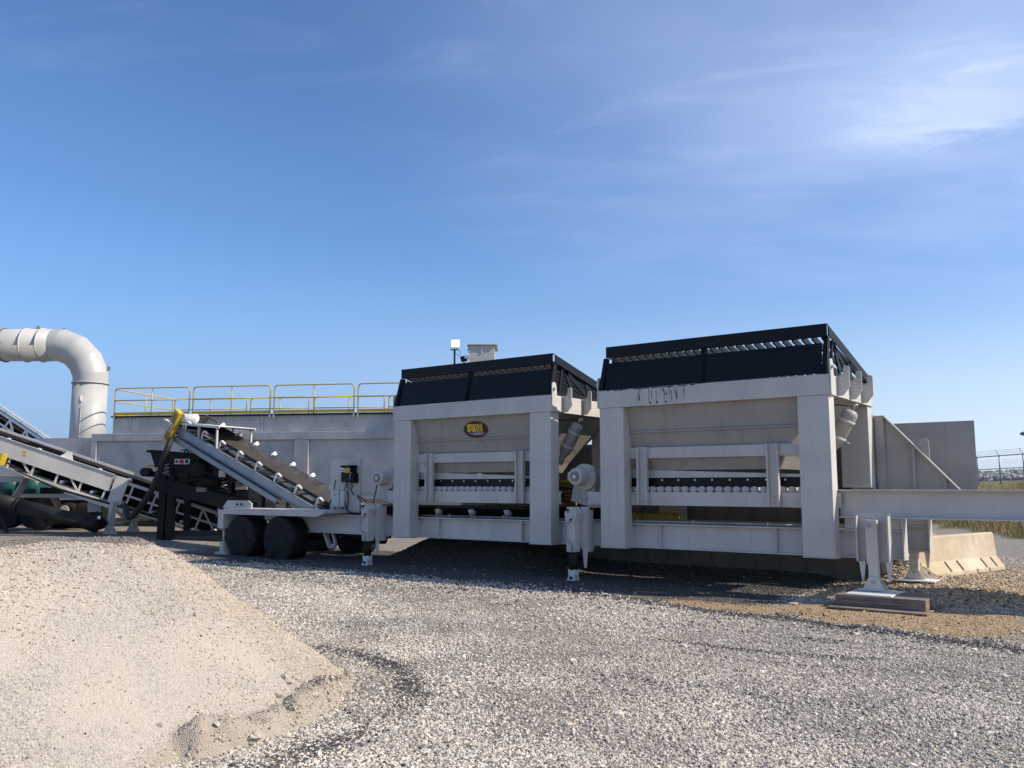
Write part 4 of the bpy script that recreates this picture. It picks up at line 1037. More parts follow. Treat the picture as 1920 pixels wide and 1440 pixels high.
        for xc in (0.86, 1.10, 1.24, 1.36, 1.42, 1.52, 1.62, 1.78):
            for k in range(5):
                u = xc+rnd.uniform(-0.035, 0.035); w = rnd.uniform(0.004, 0.016); z1 = rnd.uniform(3.52, 3.66); z0 = z1-rnd.uniform(0.03, 0.20)
                b.quad((X(u), Y(-0.0145), z0), (X(u+w), Y(-0.0145), z0), (X(u+w*0.7), Y(-0.0145), z1), (X(u+w*0.2), Y(-0.0145), z1))
            if rnd.random() < 0.75:
                b.quad((X(xc-0.02), Y(-0.0145), 3.365), (X(xc+0.03), Y(-0.0145), 3.365), (X(xc+0.025), Y(-0.0145), 3.39), (X(xc-0.005), Y(-0.0145), 3.40))
        for k in range(22):
            u = rnd.uniform(0.1, 2.0); b.quad((X(u), Y(-0.0145), 3.640+rnd.uniform(0, .012)), (X(u+rnd.uniform(.03, .12)), Y(-0.0145), 3.65), (X(u+0.1), Y(-0.0145), 3.664), (X(u), Y(-0.0145), 3.664))
        build('scuff_mark', b, M['scrape'], o, kind='stuff')
    return o
feed_bin(-14.02, 'grey feed bin with black grizzly, further along the trailer, wearing the oval ADM decal', True, (0.82, 3.35), True)
feed_bin(-8.50, 'grey feed bin with black grizzly, nearest the gooseneck, black scuffs on its rim', False, (0.70, 3.22), False)

# yellow guard lying along the belt under the near bin
b = MB(); b.box(-8.9, -8.42, 15.9, 16.3, 1.15, 1.26); b.box(-8.41, -7.72, 16.0, 16.3, 1.16, 1.27)
solo('belt_guard', b, M['yellow'], 'low yellow guard box over the belt beneath the nearer bin', 'guard', loc=(-8.4, 16.1, 1.15), bevel=0.01)

# ------------------------------------------------------------------ steel bulkhead behind the bins
bk = thing('bulkhead_wall', 'dark ribbed steel retaining wall running behind and below the feed bins', 'retaining wall', (-9, 17.5, 0))
WX0, WX1, WY = -13.7, -4.1, 17.46
np_ = 19; wP = (WX1-WX0)/np_
for k in range(np_):
    xa, xb = WX0+k*wP+0.006, WX0+(k+1)*wP-0.006
    b = MB(); b.box(xa, xb, WY, WY+0.02, 0.62, 2.72); b.hexa([(xa, WY+0.40, -0.25), (xb, WY+0.40, -0.25), (xb, WY+0.42, -0.25), (xa, WY+0.42, -0.25), (xa, WY, 0.618), (xb, WY, 0.618), (xb, WY+0.02, 0.618), (xa, WY+0.02, 0.618)])
    build('panel', b, M['darkpaint'], bk)
for k in range(np_+1):
    x = WX0+k*wP
    b = MB(); b.box(x-0.012, x+0.012, WY-0.06, WY+0.04, 0.62, 2.70); b.hexa([(x-0.012, WY+0.36, -0.25), (x+0.012, WY+0.36, -0.25), (x+0.012, WY+0.43, -0.25), (x-0.012, WY+0.43, -0.25), (x-0.012, WY-0.04, 0.619), (x+0.012, WY-0.04, 0.619), (x+0.012, WY+0.04, 0.619), (x-0.012, WY+0.04, 0.619)])
    build('rib', b, M['darkpaint'], bk)
b = MB(); b.box(WX0, WX1, WY-0.05, WY+0.06, 2.721, 2.80); build('top_rail', b, M['darkpaint'], bk)
b = MB(); b.prism([(-9.9, WY+0.05, 2.81), (-9.1, WY+0.05, 2.81), (-9.1, WY+0.05, 3.3)], (0, 0.04, 0)); build('gusset', b, M['darkpaint'], bk)
# wing wall at the right end: column, sloped flange, ribs; then the larger plate behind
wg = thing('wing_wall', 'grey triangular wing wall with sloping flange and ribs beside the near bin', 'retaining wall', (-3.6, 17.5, 0))
gy = 17.40
b = MB(); b.box(-4.16, -4.135, gy-0.1, gy+0.3, 0.2, 3.19); b.box(-4.12, -3.955, gy-0.06, gy+0.10, 0.2, 3.165); b.box(-4.09, -4.05, gy-0.10, gy-0.061, 0.6, 1.9); build('column', b, M['wing'], wg, 0.004)
hyp = lambda x: 3.155-(x+3.955)*(1.40/1.235)
b = MB(); b.prism([(-3.954, gy, 1.40), (-2.42, gy, 1.40), (-2.72, gy, hyp(-2.72)-0.02), (-3.954, gy, 3.13)], (0, 0.02, 0)); build('web_plate', b, M['wing'], wg)
b = MB(); b.bar((-3.955, gy-0.03, 3.155), (-2.40, gy-0.03, hyp(-2.40)), 0.14, 0.028, V(0.75, 0, 0.66)); build('flange', b, M['wing'], wg)
for x in (-3.46, -2.955):
    b = MB(); b.box(x-0.03, x+0.03, gy-0.05, gy-0.001, 1.40, hyp(x)-0.04); build('rib', b, M['wing'], wg)
b = MB(); b.prism([(-3.30+0.10*math.cos(a), gy+0.03, 2.62+0.10*math.sin(a)) for a in [k*math.pi/7 for k in range(8)]]+[(-3.40, gy+0.03, 2.30), (-3.20, gy+0.03, 2.30)], (0, 0.03, 0)); build('lifting_lug', b, M['wing'], wg)
wp = MB(); p0, p1 = at(1673, 793, Y=18.2), at(1826, 788, Y=18.2)
wp.box(p0.x-0.5, p1.x, 18.2, 18.22, 1.36, 3.06); wp.box(-4.3, -3.9, 18.221, 18.3, -0.2, 3.0); 
pl = solo('wing_plate', wp, M['wing'], 'plain grey steel plate standing behind the triangular wing wall', 'retaining wall', loc=(p0.x, 18.2, 0.05))

# ------------------------------------------------------------------ concrete barrier
bar = thing('concrete_barrier', 'cream precast concrete road barrier in gravel at the right end', 'barrier', (-3.2, 20, 0))
B0, B1 = V(-3.72, 18.0, 0.02), V(-2.60, 21.75, 0.02)
u = (B1-B0); LB = u.length; u = u.normalized(); sdir = V(u.y, -u.x, 0)      # towards the camera's right
prof = [(-0.30, 0), (0.30, 0), (0.30, 0.08), (0.135, 0.30), (0.085, 0.80), (0.06, 0.825), (-0.06, 0.825), (-0.085, 0.80), (-0.135, 0.30), (-0.30, 0.08)]
b = MB(); ZB = 0.97; mid = B0+sdir*-0.30
b.prism([mid+sdir*a+ZA*(h*ZB) for a, h in prof], u*LB); build('body', b, M['concrete'], bar, 0.012)
for k, t in enumerate((1.55, 2.05, 3.1, 3.55)):
    p = mid+u*t; b = MB(); q0 = p+sdir*0.29+ZA*0.10; q1 = p+sdir*0.15+ZA*0.285
    b.bar(q0+sdir*0.008, q1+sdir*0.008, 0.035, 0.012, sdir+ZA*0.6); build('slot', b, M['rust'], bar)
for t in (2.6, 3.15):
    p = mid+u*t; b = MB(); b.obox(p+sdir*0.298+ZA*0.02, u*0.07, sdir*0.006, ZA*0.07); build('lifting_hole', b, M['rust'], bar)

# ------------------------------------------------------------------ discharge conveyor
cv = thing('belt_conveyor', 'inclined troughed belt conveyor rising from the trailer to a yellow guarded head', 'conveyor', (-18, 15.8, 0.9))
cu = V(-0.9366, 0, 0.3504); cn = V(0.3504, 0, 0.9366)
C0 = V(-17.35, 0, 1.19)                        # foot of the stringer's top line
def cp(s, y, n): return C0+cu*s+YA*y+cn*n
LC = 7.35
for y in (15.25, 16.36):
    b = MB(); b.obox(cp(0, y, -0.27), cu*LC, YA*0.05, cn*0.27); b.obox(cp(0, y-0.05 if y < 16 else y+0.05, -0.012), cu*LC, YA*0.05, cn*0.012); b.obox(cp(0, y-0.05 if y < 16 else y+0.05, -0.27), cu*LC, YA*0.05, cn*0.012)
    build('stringer', b, M['galv'], cv)
b = MB(); b.obox(cp(1.75, 15.20, -0.50), cu*5.75, YA*0.02, cn*0.185); b.obox(cp(1.75, 15.20, -0.50), cu*5.75, YA*0.16, cn*0.015); b.obox(cp(1.75, 15.12, -0.325), cu*5.75, YA*0.08, cn*0.012)
build('side_guard', b, M['galv'], cv)
b = MB(); b.obox(cp(1.6, 15.20, -0.322), cu*5.4, YA*0.03, cn*0.035); build('cable_tray', b, M['cable'], cv)
for k in range(6):
    s = 0.6+k*1.25
    b = MB(); b.obox(cp(s, 15.30, -0.16), cu*0.06, YA*1.06, cn*0.08); build('cross_tie', b, M['paint'], cv)
# carrying belt: a trough, and the flat return run beneath
b = MB(); prof = [(15.34, 0.245), (15.56, 0.085), (16.10, 0.085), (16.33, 0.245)]
for (ya, na), (yb, nb) in zip(prof[:-1], prof[1:]):
    b.hexa([cp(-0.4, ya, na), cp(-0.4, yb, nb), cp(LC-0.1, yb, nb), cp(LC-0.1, ya, na), cp(-0.4, ya, na+0.014), cp(-0.4, yb, nb+0.014), cp(LC-0.1, yb, nb+0.014), cp(LC-0.1, ya, na+0.014)])
build('carrying_belt', b, M['belt'], cv)
b = MB(); b.obox(cp(-0.3, 15.42, -0.30), cu*(LC+0.2), YA*0.82, cn*0.014); build('return_belt', b, M['belt'], cv)
# ridge of fines lying in the trough
b = MB(); nseg = 40
for k in range(nseg):
    def rr(i): return 0.10+0.04*noise.noise(V(i*0.35, 2.2, 0))
    s0, s1 = -0.4+k*(LC-0.4)/nseg, -0.4+(k+1)*(LC-0.4)/nseg
    a0, a1 = rr(k), rr(k+1)
    b._add([cp(s0, 15.60-a0*0.3, 0.104), cp(s1, 15.60-a1*0.3, 0.104), cp(s1, 15.83, 0.104+a1*0.55), cp(s0, 15.83, 0.104+a0*0.55), cp(s1, 16.10+a1*0.5, 0.14), cp(s0, 16.10+a0*0.5, 0.14)], [(3, 2, 1, 0), (5, 4, 2, 3)], True)
build('carried_fines', b, M['fines'], cv, kind='stuff')
for k in range(8):
    s = 0.25+k*0.92
    for y, sg in ((15.26, 1), (16.40, -1)):
        b = MB(); b.sweep([cp(s, y-0.02*sg, -0.01), cp(s, y-0.02*sg, 0.12), cp(s-0.02, y-0.03*sg, 0.20), cp(s-0.06, y-0.05*sg, 0.270), cp(s-0.15, y-0.05*sg, 0.300)], 0.030, 8)
        ib = build('idler_bracket', b, M['white'], cv)
        b = MB(); b.lathe(cp(s-0.13, y-0.06*sg, 0.30), V(0, 0.80*sg, 0)-cn*0.58, [(0, 0.02), (0.0, 0.034 if sg > 0 else 0.062), (0.20, 0.034 if sg > 0 else 0.062), (0.20, 0.02)], 12); build('idler_roller', b, M['white'], ib)
    b = MB(); b.obox(cp(s-0.03, 15.30, 0.0), cu*0.06, YA*1.06, cn*0.03); build('idler_base', b, M['paint'], cv)
# head: shaft guard, motor, cover
hd = cp(LC, 0, 0)
b = MB(); hx = V(-0.55, 0, -0.835).normalized(); hn = V(0.835, 0, -0.55)
g0 = at(328, 766, Y=14.98); hl = 1.10
b.obox(g0, hx*hl, hn*0.28, YA*0.17); gd = build('drive_guard', b, M['yellow'], cv, 0.02)
b = MB(); b.obox(g0+hx*0.10+hn*0.05-YA*0.006, hx*(hl-0.2), hn*0.20, YA*0.005); build('mesh_panel', b, M['yellowdark'], gd)
b = MB(); b.obox(g0+hx*0.42+hn*0.06-YA*0.014, hx*0.30, hn*0.18, YA*0.006); build('warning_label', b, M['white'], gd)
b = MB()
for k in range(3): b.obox(g0+hx*(0.56+k*0.05)+hn*0.08-YA*0.020, hx*0.03, hn*0.14, YA*0.004)
build('label_red', b, M['red'], gd)
b = MB(); b.obox(g0+hx*0.46+hn*0.13-YA*0.020, hx*0.06, hn*0.07, YA*0.004); build('label_black', b, M['decalblack'], gd)
mc = at(345, 783, Y=15.2)
b = MB(); b.lathe(V(mc.x, 15.15, mc.z), (0, 1, 0), [(0, 0.13), (0.36, 0.13), (0.37, 0.145), (0.48, 0.145), (0.51, 0.11)], 22); mo = build('motor', b, M['white'], cv)
h0, h1 = at(334, 793, Y=15.2), at(411, 800, Y=15.2)
hu = h1-h0
b = MB(); b.obox(h0, hu, YA*1.3, ZA*0.02); b.obox(h0-ZA*0.05, hu, YA*0.02, ZA*0.049); b.obox(h0-ZA*0.05+YA*1.28, hu, YA*0.02, ZA*0.049); build('head_cover', b, M['white'], cv)
for f_ in (0.12, 0.5, 0.93):
    for y in (15.24, 16.44):
        pt = h0+hu*f_; sx = (pt.x-C0.x)*cu.x+(pt.z-C0.z)*cu.z; pb = cp(sx, y, -0.02); pb.x = pt.x
        sx2 = (pt.x-C0.x)/cu.x; pb = V(pt.x, y, C0.z+cu.z*sx2)
        if pt.z-0.05 > pb.z:
            b = MB(); b.bar(pb, V(pt.x, y, pt.z-0.052), 0.05, 0.05, YA); build('cover_post', b, M['paint'], cv)
b = MB(); b.obox(cp(LC-0.35, 15.10, -0.03), cu*0.75, YA*0.14, cn*0.04); b.obox(cp(LC-0.30, 15.12, 0.02), cu*0.20, YA*0.10, cn*0.10); build('bearing_bracket', b, M['paint'], cv)
b = MB(); b.cyl(cp(LC-0.05, 15.3, 0.06), cp(LC-0.05, 16.4, 0.06), 0.20, 20); build('head_pulley', b, M['rubber'], cv)
b = MB(); b.obox(cp(LC-0.55, 15.30, -0.02), cu*0.7, YA*0.012, cn*0.33); b.obox(cp(LC-0.55, 16.38, -0.02), cu*0.7, YA*0.012, cn*0.33); build('head_chute', b, M['darkpaint'], cv)
for s in (2.6,):
    p = cp(s, 15.75, -0.5)
    for y in (15.4, 16.3):
        b = MB(); b.bar((p.x, y, 0.1), (p.x, y, p.z+0.1), 0.09, 0.09); build('support_leg', b, M['blackdust'], cv)

# ------------------------------------------------------------------ black screening unit below the conveyor's head
sc_ = thing('screening_unit', 'black vibrating screen on a heavy black frame under the conveyor head', 'screening machine', (-24, 16.2, 0.1))
SQ = V(0.806, 0.592, 0); SB = V(-0.592, 0.806, 0)         # along the picture, and away from it
O_ = at(293, 1012, D=26.3); O_.z = 0.12
def sp(a, bdep, z): return O_+SQ*a+SB*bdep+ZA*(z-O_.z)
def sbox(mb, a0, a1, b0, b1, z0, z1): mb.obox(sp(a0, b0, z0), SQ*(a1-a0), SB*(b1-b0), ZA*(z1-z0)); return mb
b = MB(); sbox(b, 0.0, 0.20, 0, 0.2, 0.1, 2.2); sbox(b, 0.28, 0.48, 0.0, 0.2, 0.1, 2.15); build('column', b, M['black'], sc_)
b = MB(); sbox(b, 2.0, 2.2, 0.2, 0.4, 0.1, 1.9); build('column', b, M['black'], sc_)
b = MB(); sbox(b, 0.1, 2.3, 0.1, 0.28, 0.30, 0.46); build('skid_beam', b, M['black'], sc_)
b = MB(); sbox(b, 0.2, 0.4, 1.6, 1.8, 0.1, 2.1); sbox(b, 2.0, 2.2, 1.6, 1.8, 0.1, 1.9); build('column', b, M['black'], sc_)
b = MB(); b.hexa([sp(-0.02, -0.06, 1.66), sp(3.1, -0.06, 0.90), sp(3.1, 1.9, 0.90), sp(-0.02, 1.9, 1.66), sp(-0.02, -0.06, 2.10), sp(3.1, -0.06, 1.32), sp(3.1, 1.9, 1.32), sp(-0.02, 1.9, 2.10)]); build('chute_pan', b, M['black'], sc_)
b = MB(); b.hexa([sp(-0.15, 0, 2.40), sp(2.3, 0, 2.15), sp(2.3, 1.8, 2.15), sp(-0.15, 1.8, 2.40), sp(-0.35, 0, 2.95), sp(1.9, 0, 2.78), sp(1.9, 1.8, 2.78), sp(-0.35, 1.8, 2.95)]); bx = build('screen_box', b, M['blackdust'], sc_)
b = MB(); sbox(b, -0.42, 0.0, -0.05, 1.85, 2.86, 2.93); sbox(b, -0.45, -0.30, -0.05, 0.05, 2.30, 2.36); build('screen_flange', b, M['black'], sc_)
b = MB(); sbox(b, 0.45, 0.92, -0.016, -0.006, 2.50, 2.66); build('warning_label', b, M['white'], bx)
b = MB(); sbox(b, 0.60, 0.74, -0.022, -0.017, 2.52, 2.64); build('label_red', b, M['red'], bx)
b = MB(); sbox(b, 0.48, 0.56, -0.022, -0.017, 2.54, 2.62); sbox(b, 0.78, 0.88, -0.022, -0.017, 2.53, 2.64); build('label_black', b, M['decalblack'], bx)
b = MB(); b.lathe(sp(1.2, -0.02, 2.35), -SB, [(0, 0.30), (0.12, 0.30), (0.14, 0.22), (0.2, 0.10)], 20); build('shaft_housing', b, M['blackdust'], bx)
b = MB(); sbox(b, 1.75, 2.25, -0.25, 0.0, 2.05, 2.40); b.lathe(sp(1.4, -0.2, 1.95), SQ, [(0, 0.17), (0.5, 0.17)], 16); build('motor', b, M['blackdust'], sc_)
b = MB(); sbox(b, 1.92, 2.12, -0.27, -0.255, 2.10, 2.30); build('warning_label', b, M['white'], sc_)
for a, z in ((0.25, 2.16), (2.05, 1.75)):
    b = MB(); b.sweep([sp(a+0.10*math.cos(t*0.9), -0.12+0.10*math.sin(t*0.9), z+0.016*t) for t in range(22)], 0.02, 6); build('spring', b, M['steel'], sc_)
for a0, z0, a1, z1 in ((0.5, 2.6, 0.75, 3.15), (0.55, 3.1, 0.95, 2.75), (0.7, 3.2, 1.05, 2.95), (0.62, 2.8, 1.1, 3.05), (0.5, 2.95, 1.0, 2.8)):
    b = MB(); b.sweep([sp(a0, 0.3, z0), sp((a0+a1)/2+0.05, 0.25, (z0+z1)/2+0.06), sp(a1, 0.35, z1)], 0.022, 6); build('hose_loop', b, M['cable'], sc_)
b = MB(); sbox(b, 1.2, 1.5, -0.1, 0.4, 1.65, 1.80); sbox(b, 2.4, 2.75, -0.12, 0.0, 1.72, 1.95); build('wear_bracket', b, M['darkpaint'], sc_)
b = MB(); b.hexa([sp(0.55, -0.08, 2.15), sp(2.0, -0.08, 1.8), sp(2.0, 0.0, 1.8), sp(0.55, 0.0, 2.15), sp(1.0, -0.08, 2.35), sp(1.5, -0.08, 2.32), sp(1.5, 0.0, 2.32), sp(1.0, 0.0, 2.35)]); build('side_plate', b, M['blackdust'], sc_)
b = MB(); sbox(b, -0.65, -0.15, 0.3, 0.9, 2.12, 2.28); b.lathe(sp(-0.45, 0.28, 2.25), -SB, [(0, 0.14), (0.35, 0.14)], 14); build('vibrator_drive', b, M['blackdust'], sc_)
b = MB(); sbox(b, -0.55, -0.25, 0.28, 0.30, 2.42, 2.47); build('yellow_handle', b, M['yellow'], sc_)
b = MB(); b.hexa([sp(0.0, 0.1, 2.11), sp(2.75, 0.1, 1.42), sp(2.75, 1.8, 1.42), sp(0.0, 1.8, 2.11), sp(0.0, 0.1, 2.42), sp(2.75, 0.1, 1.95), sp(2.75, 1.8, 1.95), sp(0.0, 1.8, 2.42)]); build('screen_deck', b, M['black'], sc_)
for a, z0, z1, w in ((0.8, 1.9, 2.35, 0.12), (1.25, 1.75, 2.2, 0.08), (1.65, 1.8, 2.7, 0.10), (2.15, 1.6, 2.5, 0.12), (2.5, 1.65, 2.25, 0.09)):
    b = MB(); sbox(b, a, a+w, -0.10, 0.05, z0, z1); build('bracket', b, M['black'], sc_)
for a0, a1, z0, z1 in ((0.6, 1.9, 1.95, 2.45), (1.0, 2.7, 2.55, 1.9), (1.9, 2.9, 2.5, 2.05)):
    b = MB(); b.sweep([sp(a0, -0.15, z0), sp((a0+a1)/2, -0.2, (z0+z1)/2-0.18), sp(a1, -0.12, z1)], 0.03, 6); build('hose_loop', b, M['cable'], sc_)
# thick black hose hanging from the head
b = MB(); hs = [at(321, 822, D=26.0), at(311, 848, D=25.9), at(301, 880, D=25.9), at(284, 920, D=25.9), at(264, 951, D=25.9), at(251, 966, D=26.0), at(243, 970, D=26.1), at(238, 962, D=26.4), at(234, 948, D=26.8)]
b.sweep(hs, 0.09, 12); solo('rubber_hose', b, M['cable'], 'thick black hose looping down from the conveyor head in front of the lattice conveyor', 'hose', loc=hs[0])

# ------------------------------------------------------------------ lattice conveyors on the left
def lattice(root, A, Bp, width, depth, nb, mat, belt=True, rod=0.055, skip=(), bh_=0.0):
    u = (Bp-A); Lh = u.length; u = u.normalized(); s = V(u.y, -u.x, 0).normalized()
    if s.dot(F) < 0: s = -s                        # s points away from the camera
    n = s.cross(u)
    if n.z < 0: n = -n
    P = lambda t, w, h: A+u*t+s*w+n*h
    for w in (0, width):
        for h in (0, -depth):
            b = MB(); b.bar(P(0, w, h), P(Lh, w, h), rod*1.3, rod*1.6, n); build('chord', b, mat, root)
        for k in range(nb+1):
            t = Lh*k/nb
            b = MB(); b.bar(P(t, w, -0.04), P(t, w, -depth+0.04), rod, rod, u); build('vertical', b, mat, root)
            if k < nb and (k % 2 == 0 or bh_) and w == 0:
                b = MB(); b.bar(P(t, w, -depth+0.03), P(t+Lh/nb, w, -0.03), rod*0.8, rod, u); build('brace', b, mat, root)
    if belt:
        b = MB(); b.obox(P(0, 0.06, -depth*0.86), u*Lh, s*(width-0.12), n*0.014); build('return_belt', b, M['rubber'], root)
        b = MB()
        for (wa, ha), (wb, hb) in zip([(-0.02+(0.1 if bh_ else 0), 0.20+bh_), (width*0.25, 0.05+bh_), (width*0.75, 0.05+bh_)], [(width*0.25, 0.05+bh_), (width*0.75, 0.05+bh_), (width+0.02-(0.1 if bh_ else 0), 0.20+bh_)]):
            b.hexa([P(0, wa, ha), P(0, wb, hb), P(Lh, wb, hb), P(Lh, wa, ha), P(0, wa, ha+.014), P(0, wb, hb+.014), P(Lh, wb, hb+.014), P(Lh, wa, ha+.014)])
        build('carrying_belt', b, M['rubber'], root)
        for k in range(int(nb*0.75)+1):
            t = 0.3+k*Lh/(nb*0.78)
            if t > Lh-0.1: break
            b = MB(); b.bar(P(t, 0.0, -0.10+bh_), P(t, 0.0, 0.16+bh_), 0.06, 0.03, u); b.lathe(P(t, -0.01, 0.16+bh_), s*0.8-n*0.5, [(0, 0.02), (0, 0.06), (0.25, 0.06)], 10); b.lathe(P(t, 0.05, -depth*0.80), s, [(0, 0.05), (width-0.1, 0.05)], 8); build('idler', b, M['white'], root)
    b = MB(); b.obox(P(0, width*0.8, -depth+0.05), u*Lh, s*0.02, n*(depth-0.12)); build('back_sheet', b, M['blackdust'], root)
    b = MB(); b.bar(P(0, 0, -depth*0.48), P(Lh, 0, -depth*0.48), rod*0.9, rod*1.1, n); build('chord', b, mat, root)
    return P, Lh, u, s, n
lc = thing('lattice_conveyor', 'grey lattice conveyor sloping down to the right behind the black screen', 'conveyor', (-26, 16, 0.2))
A_, B_ = at(424, 968, D=28.2), at(-60, 806, D=27.4)
P_l, Lh, lu, ls, ln = lattice(lc, A_, B_, 1.1, 0.78, 11, M['paint'], rod=0.06)
b = MB(); t0 = 3.75; b.obox(P_l(t0, -0.06, -0.42), lu*(Lh-t0), ls*0.03, ln*0.56); b.obox(P_l(t0, -0.10, 0.125), lu*(Lh-t0), ls*0.08, ln*0.02); sk = build('skirt_board', b, M['paint'], lc)
b = MB(); b.obox(P_l(t0-0.2, 1.12, -0.1), lu*(Lh-t0+0.2), ls*0.03, ln*0.40); build('skirt_board', b, M['paint'], lc)
for dz_ in (0.0, 0.10):
    b = MB(); b.obox(P_l(Lh-1.95-dz_*0.3, -0.068, -0.10-dz_), lu*0.12, ls*0.006, ln*0.06); build('yellow_label', b, M['yellow'], sk)
b = MB(); b.obox(P_l(5.8, 0.05, 0.30), lu*1.15, ls*0.95, ln*0.02); build('dust_cover', b, M['galv'], lc)
b = MB(); b.prism([P_l(5.15, -0.03, 0.12), P_l(5.6, -0.03, 0.12), P_l(5.42, -0.03, 0.36), P_l(5.30, -0.03, 0.36)], ls*0.03); build('cover_bracket', b, M['white'], lc)
b = MB(); b.bar(P_l(3.50, -0.08, 0.14), P_l(3.44, -0.08, -0.86), 0.42, 0.06, ls); build('splice_plate', b, M['paint'], lc)
b = MB(); b.obox(P_l(3.1, -0.10, -0.92), lu*1.9, ls*0.06, ln*0.13); build('lower_plate', b, M['paint'], lc)
for pxa, pya, pxb, pyb, dd in ((214, 940, 205, 992, 27.6), (258, 955, 249, 988, 29.0)):
    b = MB(); b.bar(at(pxa, pya, D=dd), at(pxb, pyb, D=dd), 0.17, 0.17); p = at(pxb, pyb, D=dd)
    b.prism([p+V(-0.24, -0.1, -0.16), p+V(0.24, 0.1, -0.16), p+V(0.08, 0.04, 0.10), p+V(-0.08, -0.04, 0.10)], SB*0.1); build('leg', b, M['paint'], lc)
b = MB(); b.bar(at(212, 975, D=27.7), at(256, 975, D=28.9), 0.07, 0.14); build('leg_tie', b, M['paint'], lc)
b = MB(); b.sweep([P_l(Lh-1.0, -0.12, -0.5), P_l(Lh-2.2, -0.12, -0.66), P_l(6.6, -0.12, -0.72), P_l(5.2, -0.12, -0.84), P_l(3.8, -0.12, -0.78), P_l(1.6, -0.10, -0.70)], 0.035, 8); build('cable', b, M['cable'], lc)
b = MB(); b.obox(at(-4, 850, D=26.6), SQ*0.16, SB*0.3, ZA*-0.36-SQ*0.1); build('drive_guard', b, M['yellow'], lc)
b = MB(); sp_ = P_l(4.1, -0.10, 0.0)
# second, more distant white conveyor climbing out of frame at the upper left
lc2 = thing('lattice_conveyor', 'white lattice conveyor with black belt climbing out of frame at far left', 'conveyor', (-38, 17, 3))
A2, B2 = at(80, 826, D=35.5), at(-70, 726, D=35.5)
P2, Lh2, lu2, ls2, ln2 = lattice(lc2, A2, B2, 1.0, 0.80, 5, M['white'], belt=True, rod=0.06, bh_=-0.42)
b = MB(); b.obox(P2(0.35, -0.1, -0.62), lu2*0.35, ls2*0.4, ln2*-0.14); build('yellow_guard', b, M['yellow'], lc2)
b = MB(); b.bar(P2(0.2, 0.4, -0.6), V(P2(0.2, 0.4, 0).x, P2(0.2, 0.4, 0).y, 0.3), 0.14, 0.14); b.bar(P2(Lh2-0.2, 0.4, -0.6), V(P2(Lh2-0.2, 0.4, 0).x, P2(Lh2-0.2, 0.4, 0).y, 0.3), 0.14, 0.14); build('leg', b, M['paint'], lc2)

# ------------------------------------------------------------------ second plant trailer, far left, behind the lattice conveyor
t2 = thing('plant_trailer', 'far grey trailer with tarped wheels and teal drums behind the lattice conveyor', 'trailer', tuple(at(60, 992, D=29.5)))
for i, (pcx, pcy, D_) in enumerate(((2, 958, 29.6), (68, 958, 29.6))):
    c = at(pcx, pcy, D=D_); b = wheel(0, 0, 0.6, 0, 0.64, seed=30+i*4)
    b.v = [tuple(c+SQ*p[0]+SB*p[1]+ZA*p[2]) for p in b.v]
    build('wheel', b, M['tarp'], t2, label='wheel wrapped in a black tarpaulin')
def abox(px0, py0, px1, py1, D_, dep):
    p = at(px0, py1, D=D_); q = at(px1, py1, D=D_); r = at(px0, py0, D=D_)
    b = MB(); b.obox(p, SQ*((q-p).dot(SQ)), SB*dep, ZA*(r.z-p.z)); return b
build('side_rail', abox(24, 926, 150, 933, 28.6, 0.15), M['paint'], t2)
build('deck', abox(-30, 905, 205, 912, 30.0, 1.6), M['darkpaint'], t2)
build('battery_box', abox(74, 914, 106, 928, 28.8, 0.6), M['blackdust'], t2)
build('bracket', abox(-5, 893, 52, 904, 28.4, 0.06), M['paint'], t2)
b = MB(); b.bar(at(50, 898, D=28.3), at(28, 934, D=28.3), 0.05, 0.42, SB); build('strut', b, M['paint'], t2)
for pa, pb in ((4, 34), (46, 78)):
    c = at(pa, 912, D=29.4); b = MB(); b.lathe(c, SQ, [(0, 0.20), (0, 0.33), (0.6, 0.33), (0.6, 0.2)], 22); build('teal_drum', b, M['teal'], t2)
build('undercarriage', abox(95, 938, 190, 992, 31.0, 1.0), M['blackdust'], t2)
for k in range(3):
    b = MB(); c = at(112+k*26, 962, D=30.4); b.lathe(c, -SB, [(0, 0.4), (0.35, 0.4), (0.4, 0.25)], 18); build('drive_wheel', b, M['rubber'], t2)
b = MB(); c = at(120, 958, D=29.9); b.prism([c+SQ*(0.16*math.cos(a))+ZA*(0.2*math.sin(a)) for a in [k*math.pi/7 for k in range(8)]]+[c-SQ*0.3-ZA*0.2, c+SQ*0.3-ZA*0.2], SB*0.04); build('lifting_lug', b, M['paint'], t2)
p = at(4, 975, D=27.0); b = MB(); b.bar(at(2, 970, D=27.2), at(14, 1000, D=27.2), 0.08, 0.1); build('prop', b, M['blackdust'], t2)
bxp = thing('switch_box', 'cream metal box with one round black port beside the conveyor leg', 'box', tuple(at(166, 958, D=28.2)))
build('body', abox(164, 936, 188, 960, 28.0, 0.6), M['duct'], bxp)
b = MB(); c = at(174, 946, D=28.17); b.lathe(c, -SB, [(0, 0.09), (0.04, 0.09), (0.05, 0.06)], 16); build('port', b, M['cable'], bxp)
b = MB(); b.bar(at(174, 956, D=28.5), at(174, 992, D=28.5), 0.16, 0.16); build('stand', b, M['blackdust'], bxp)
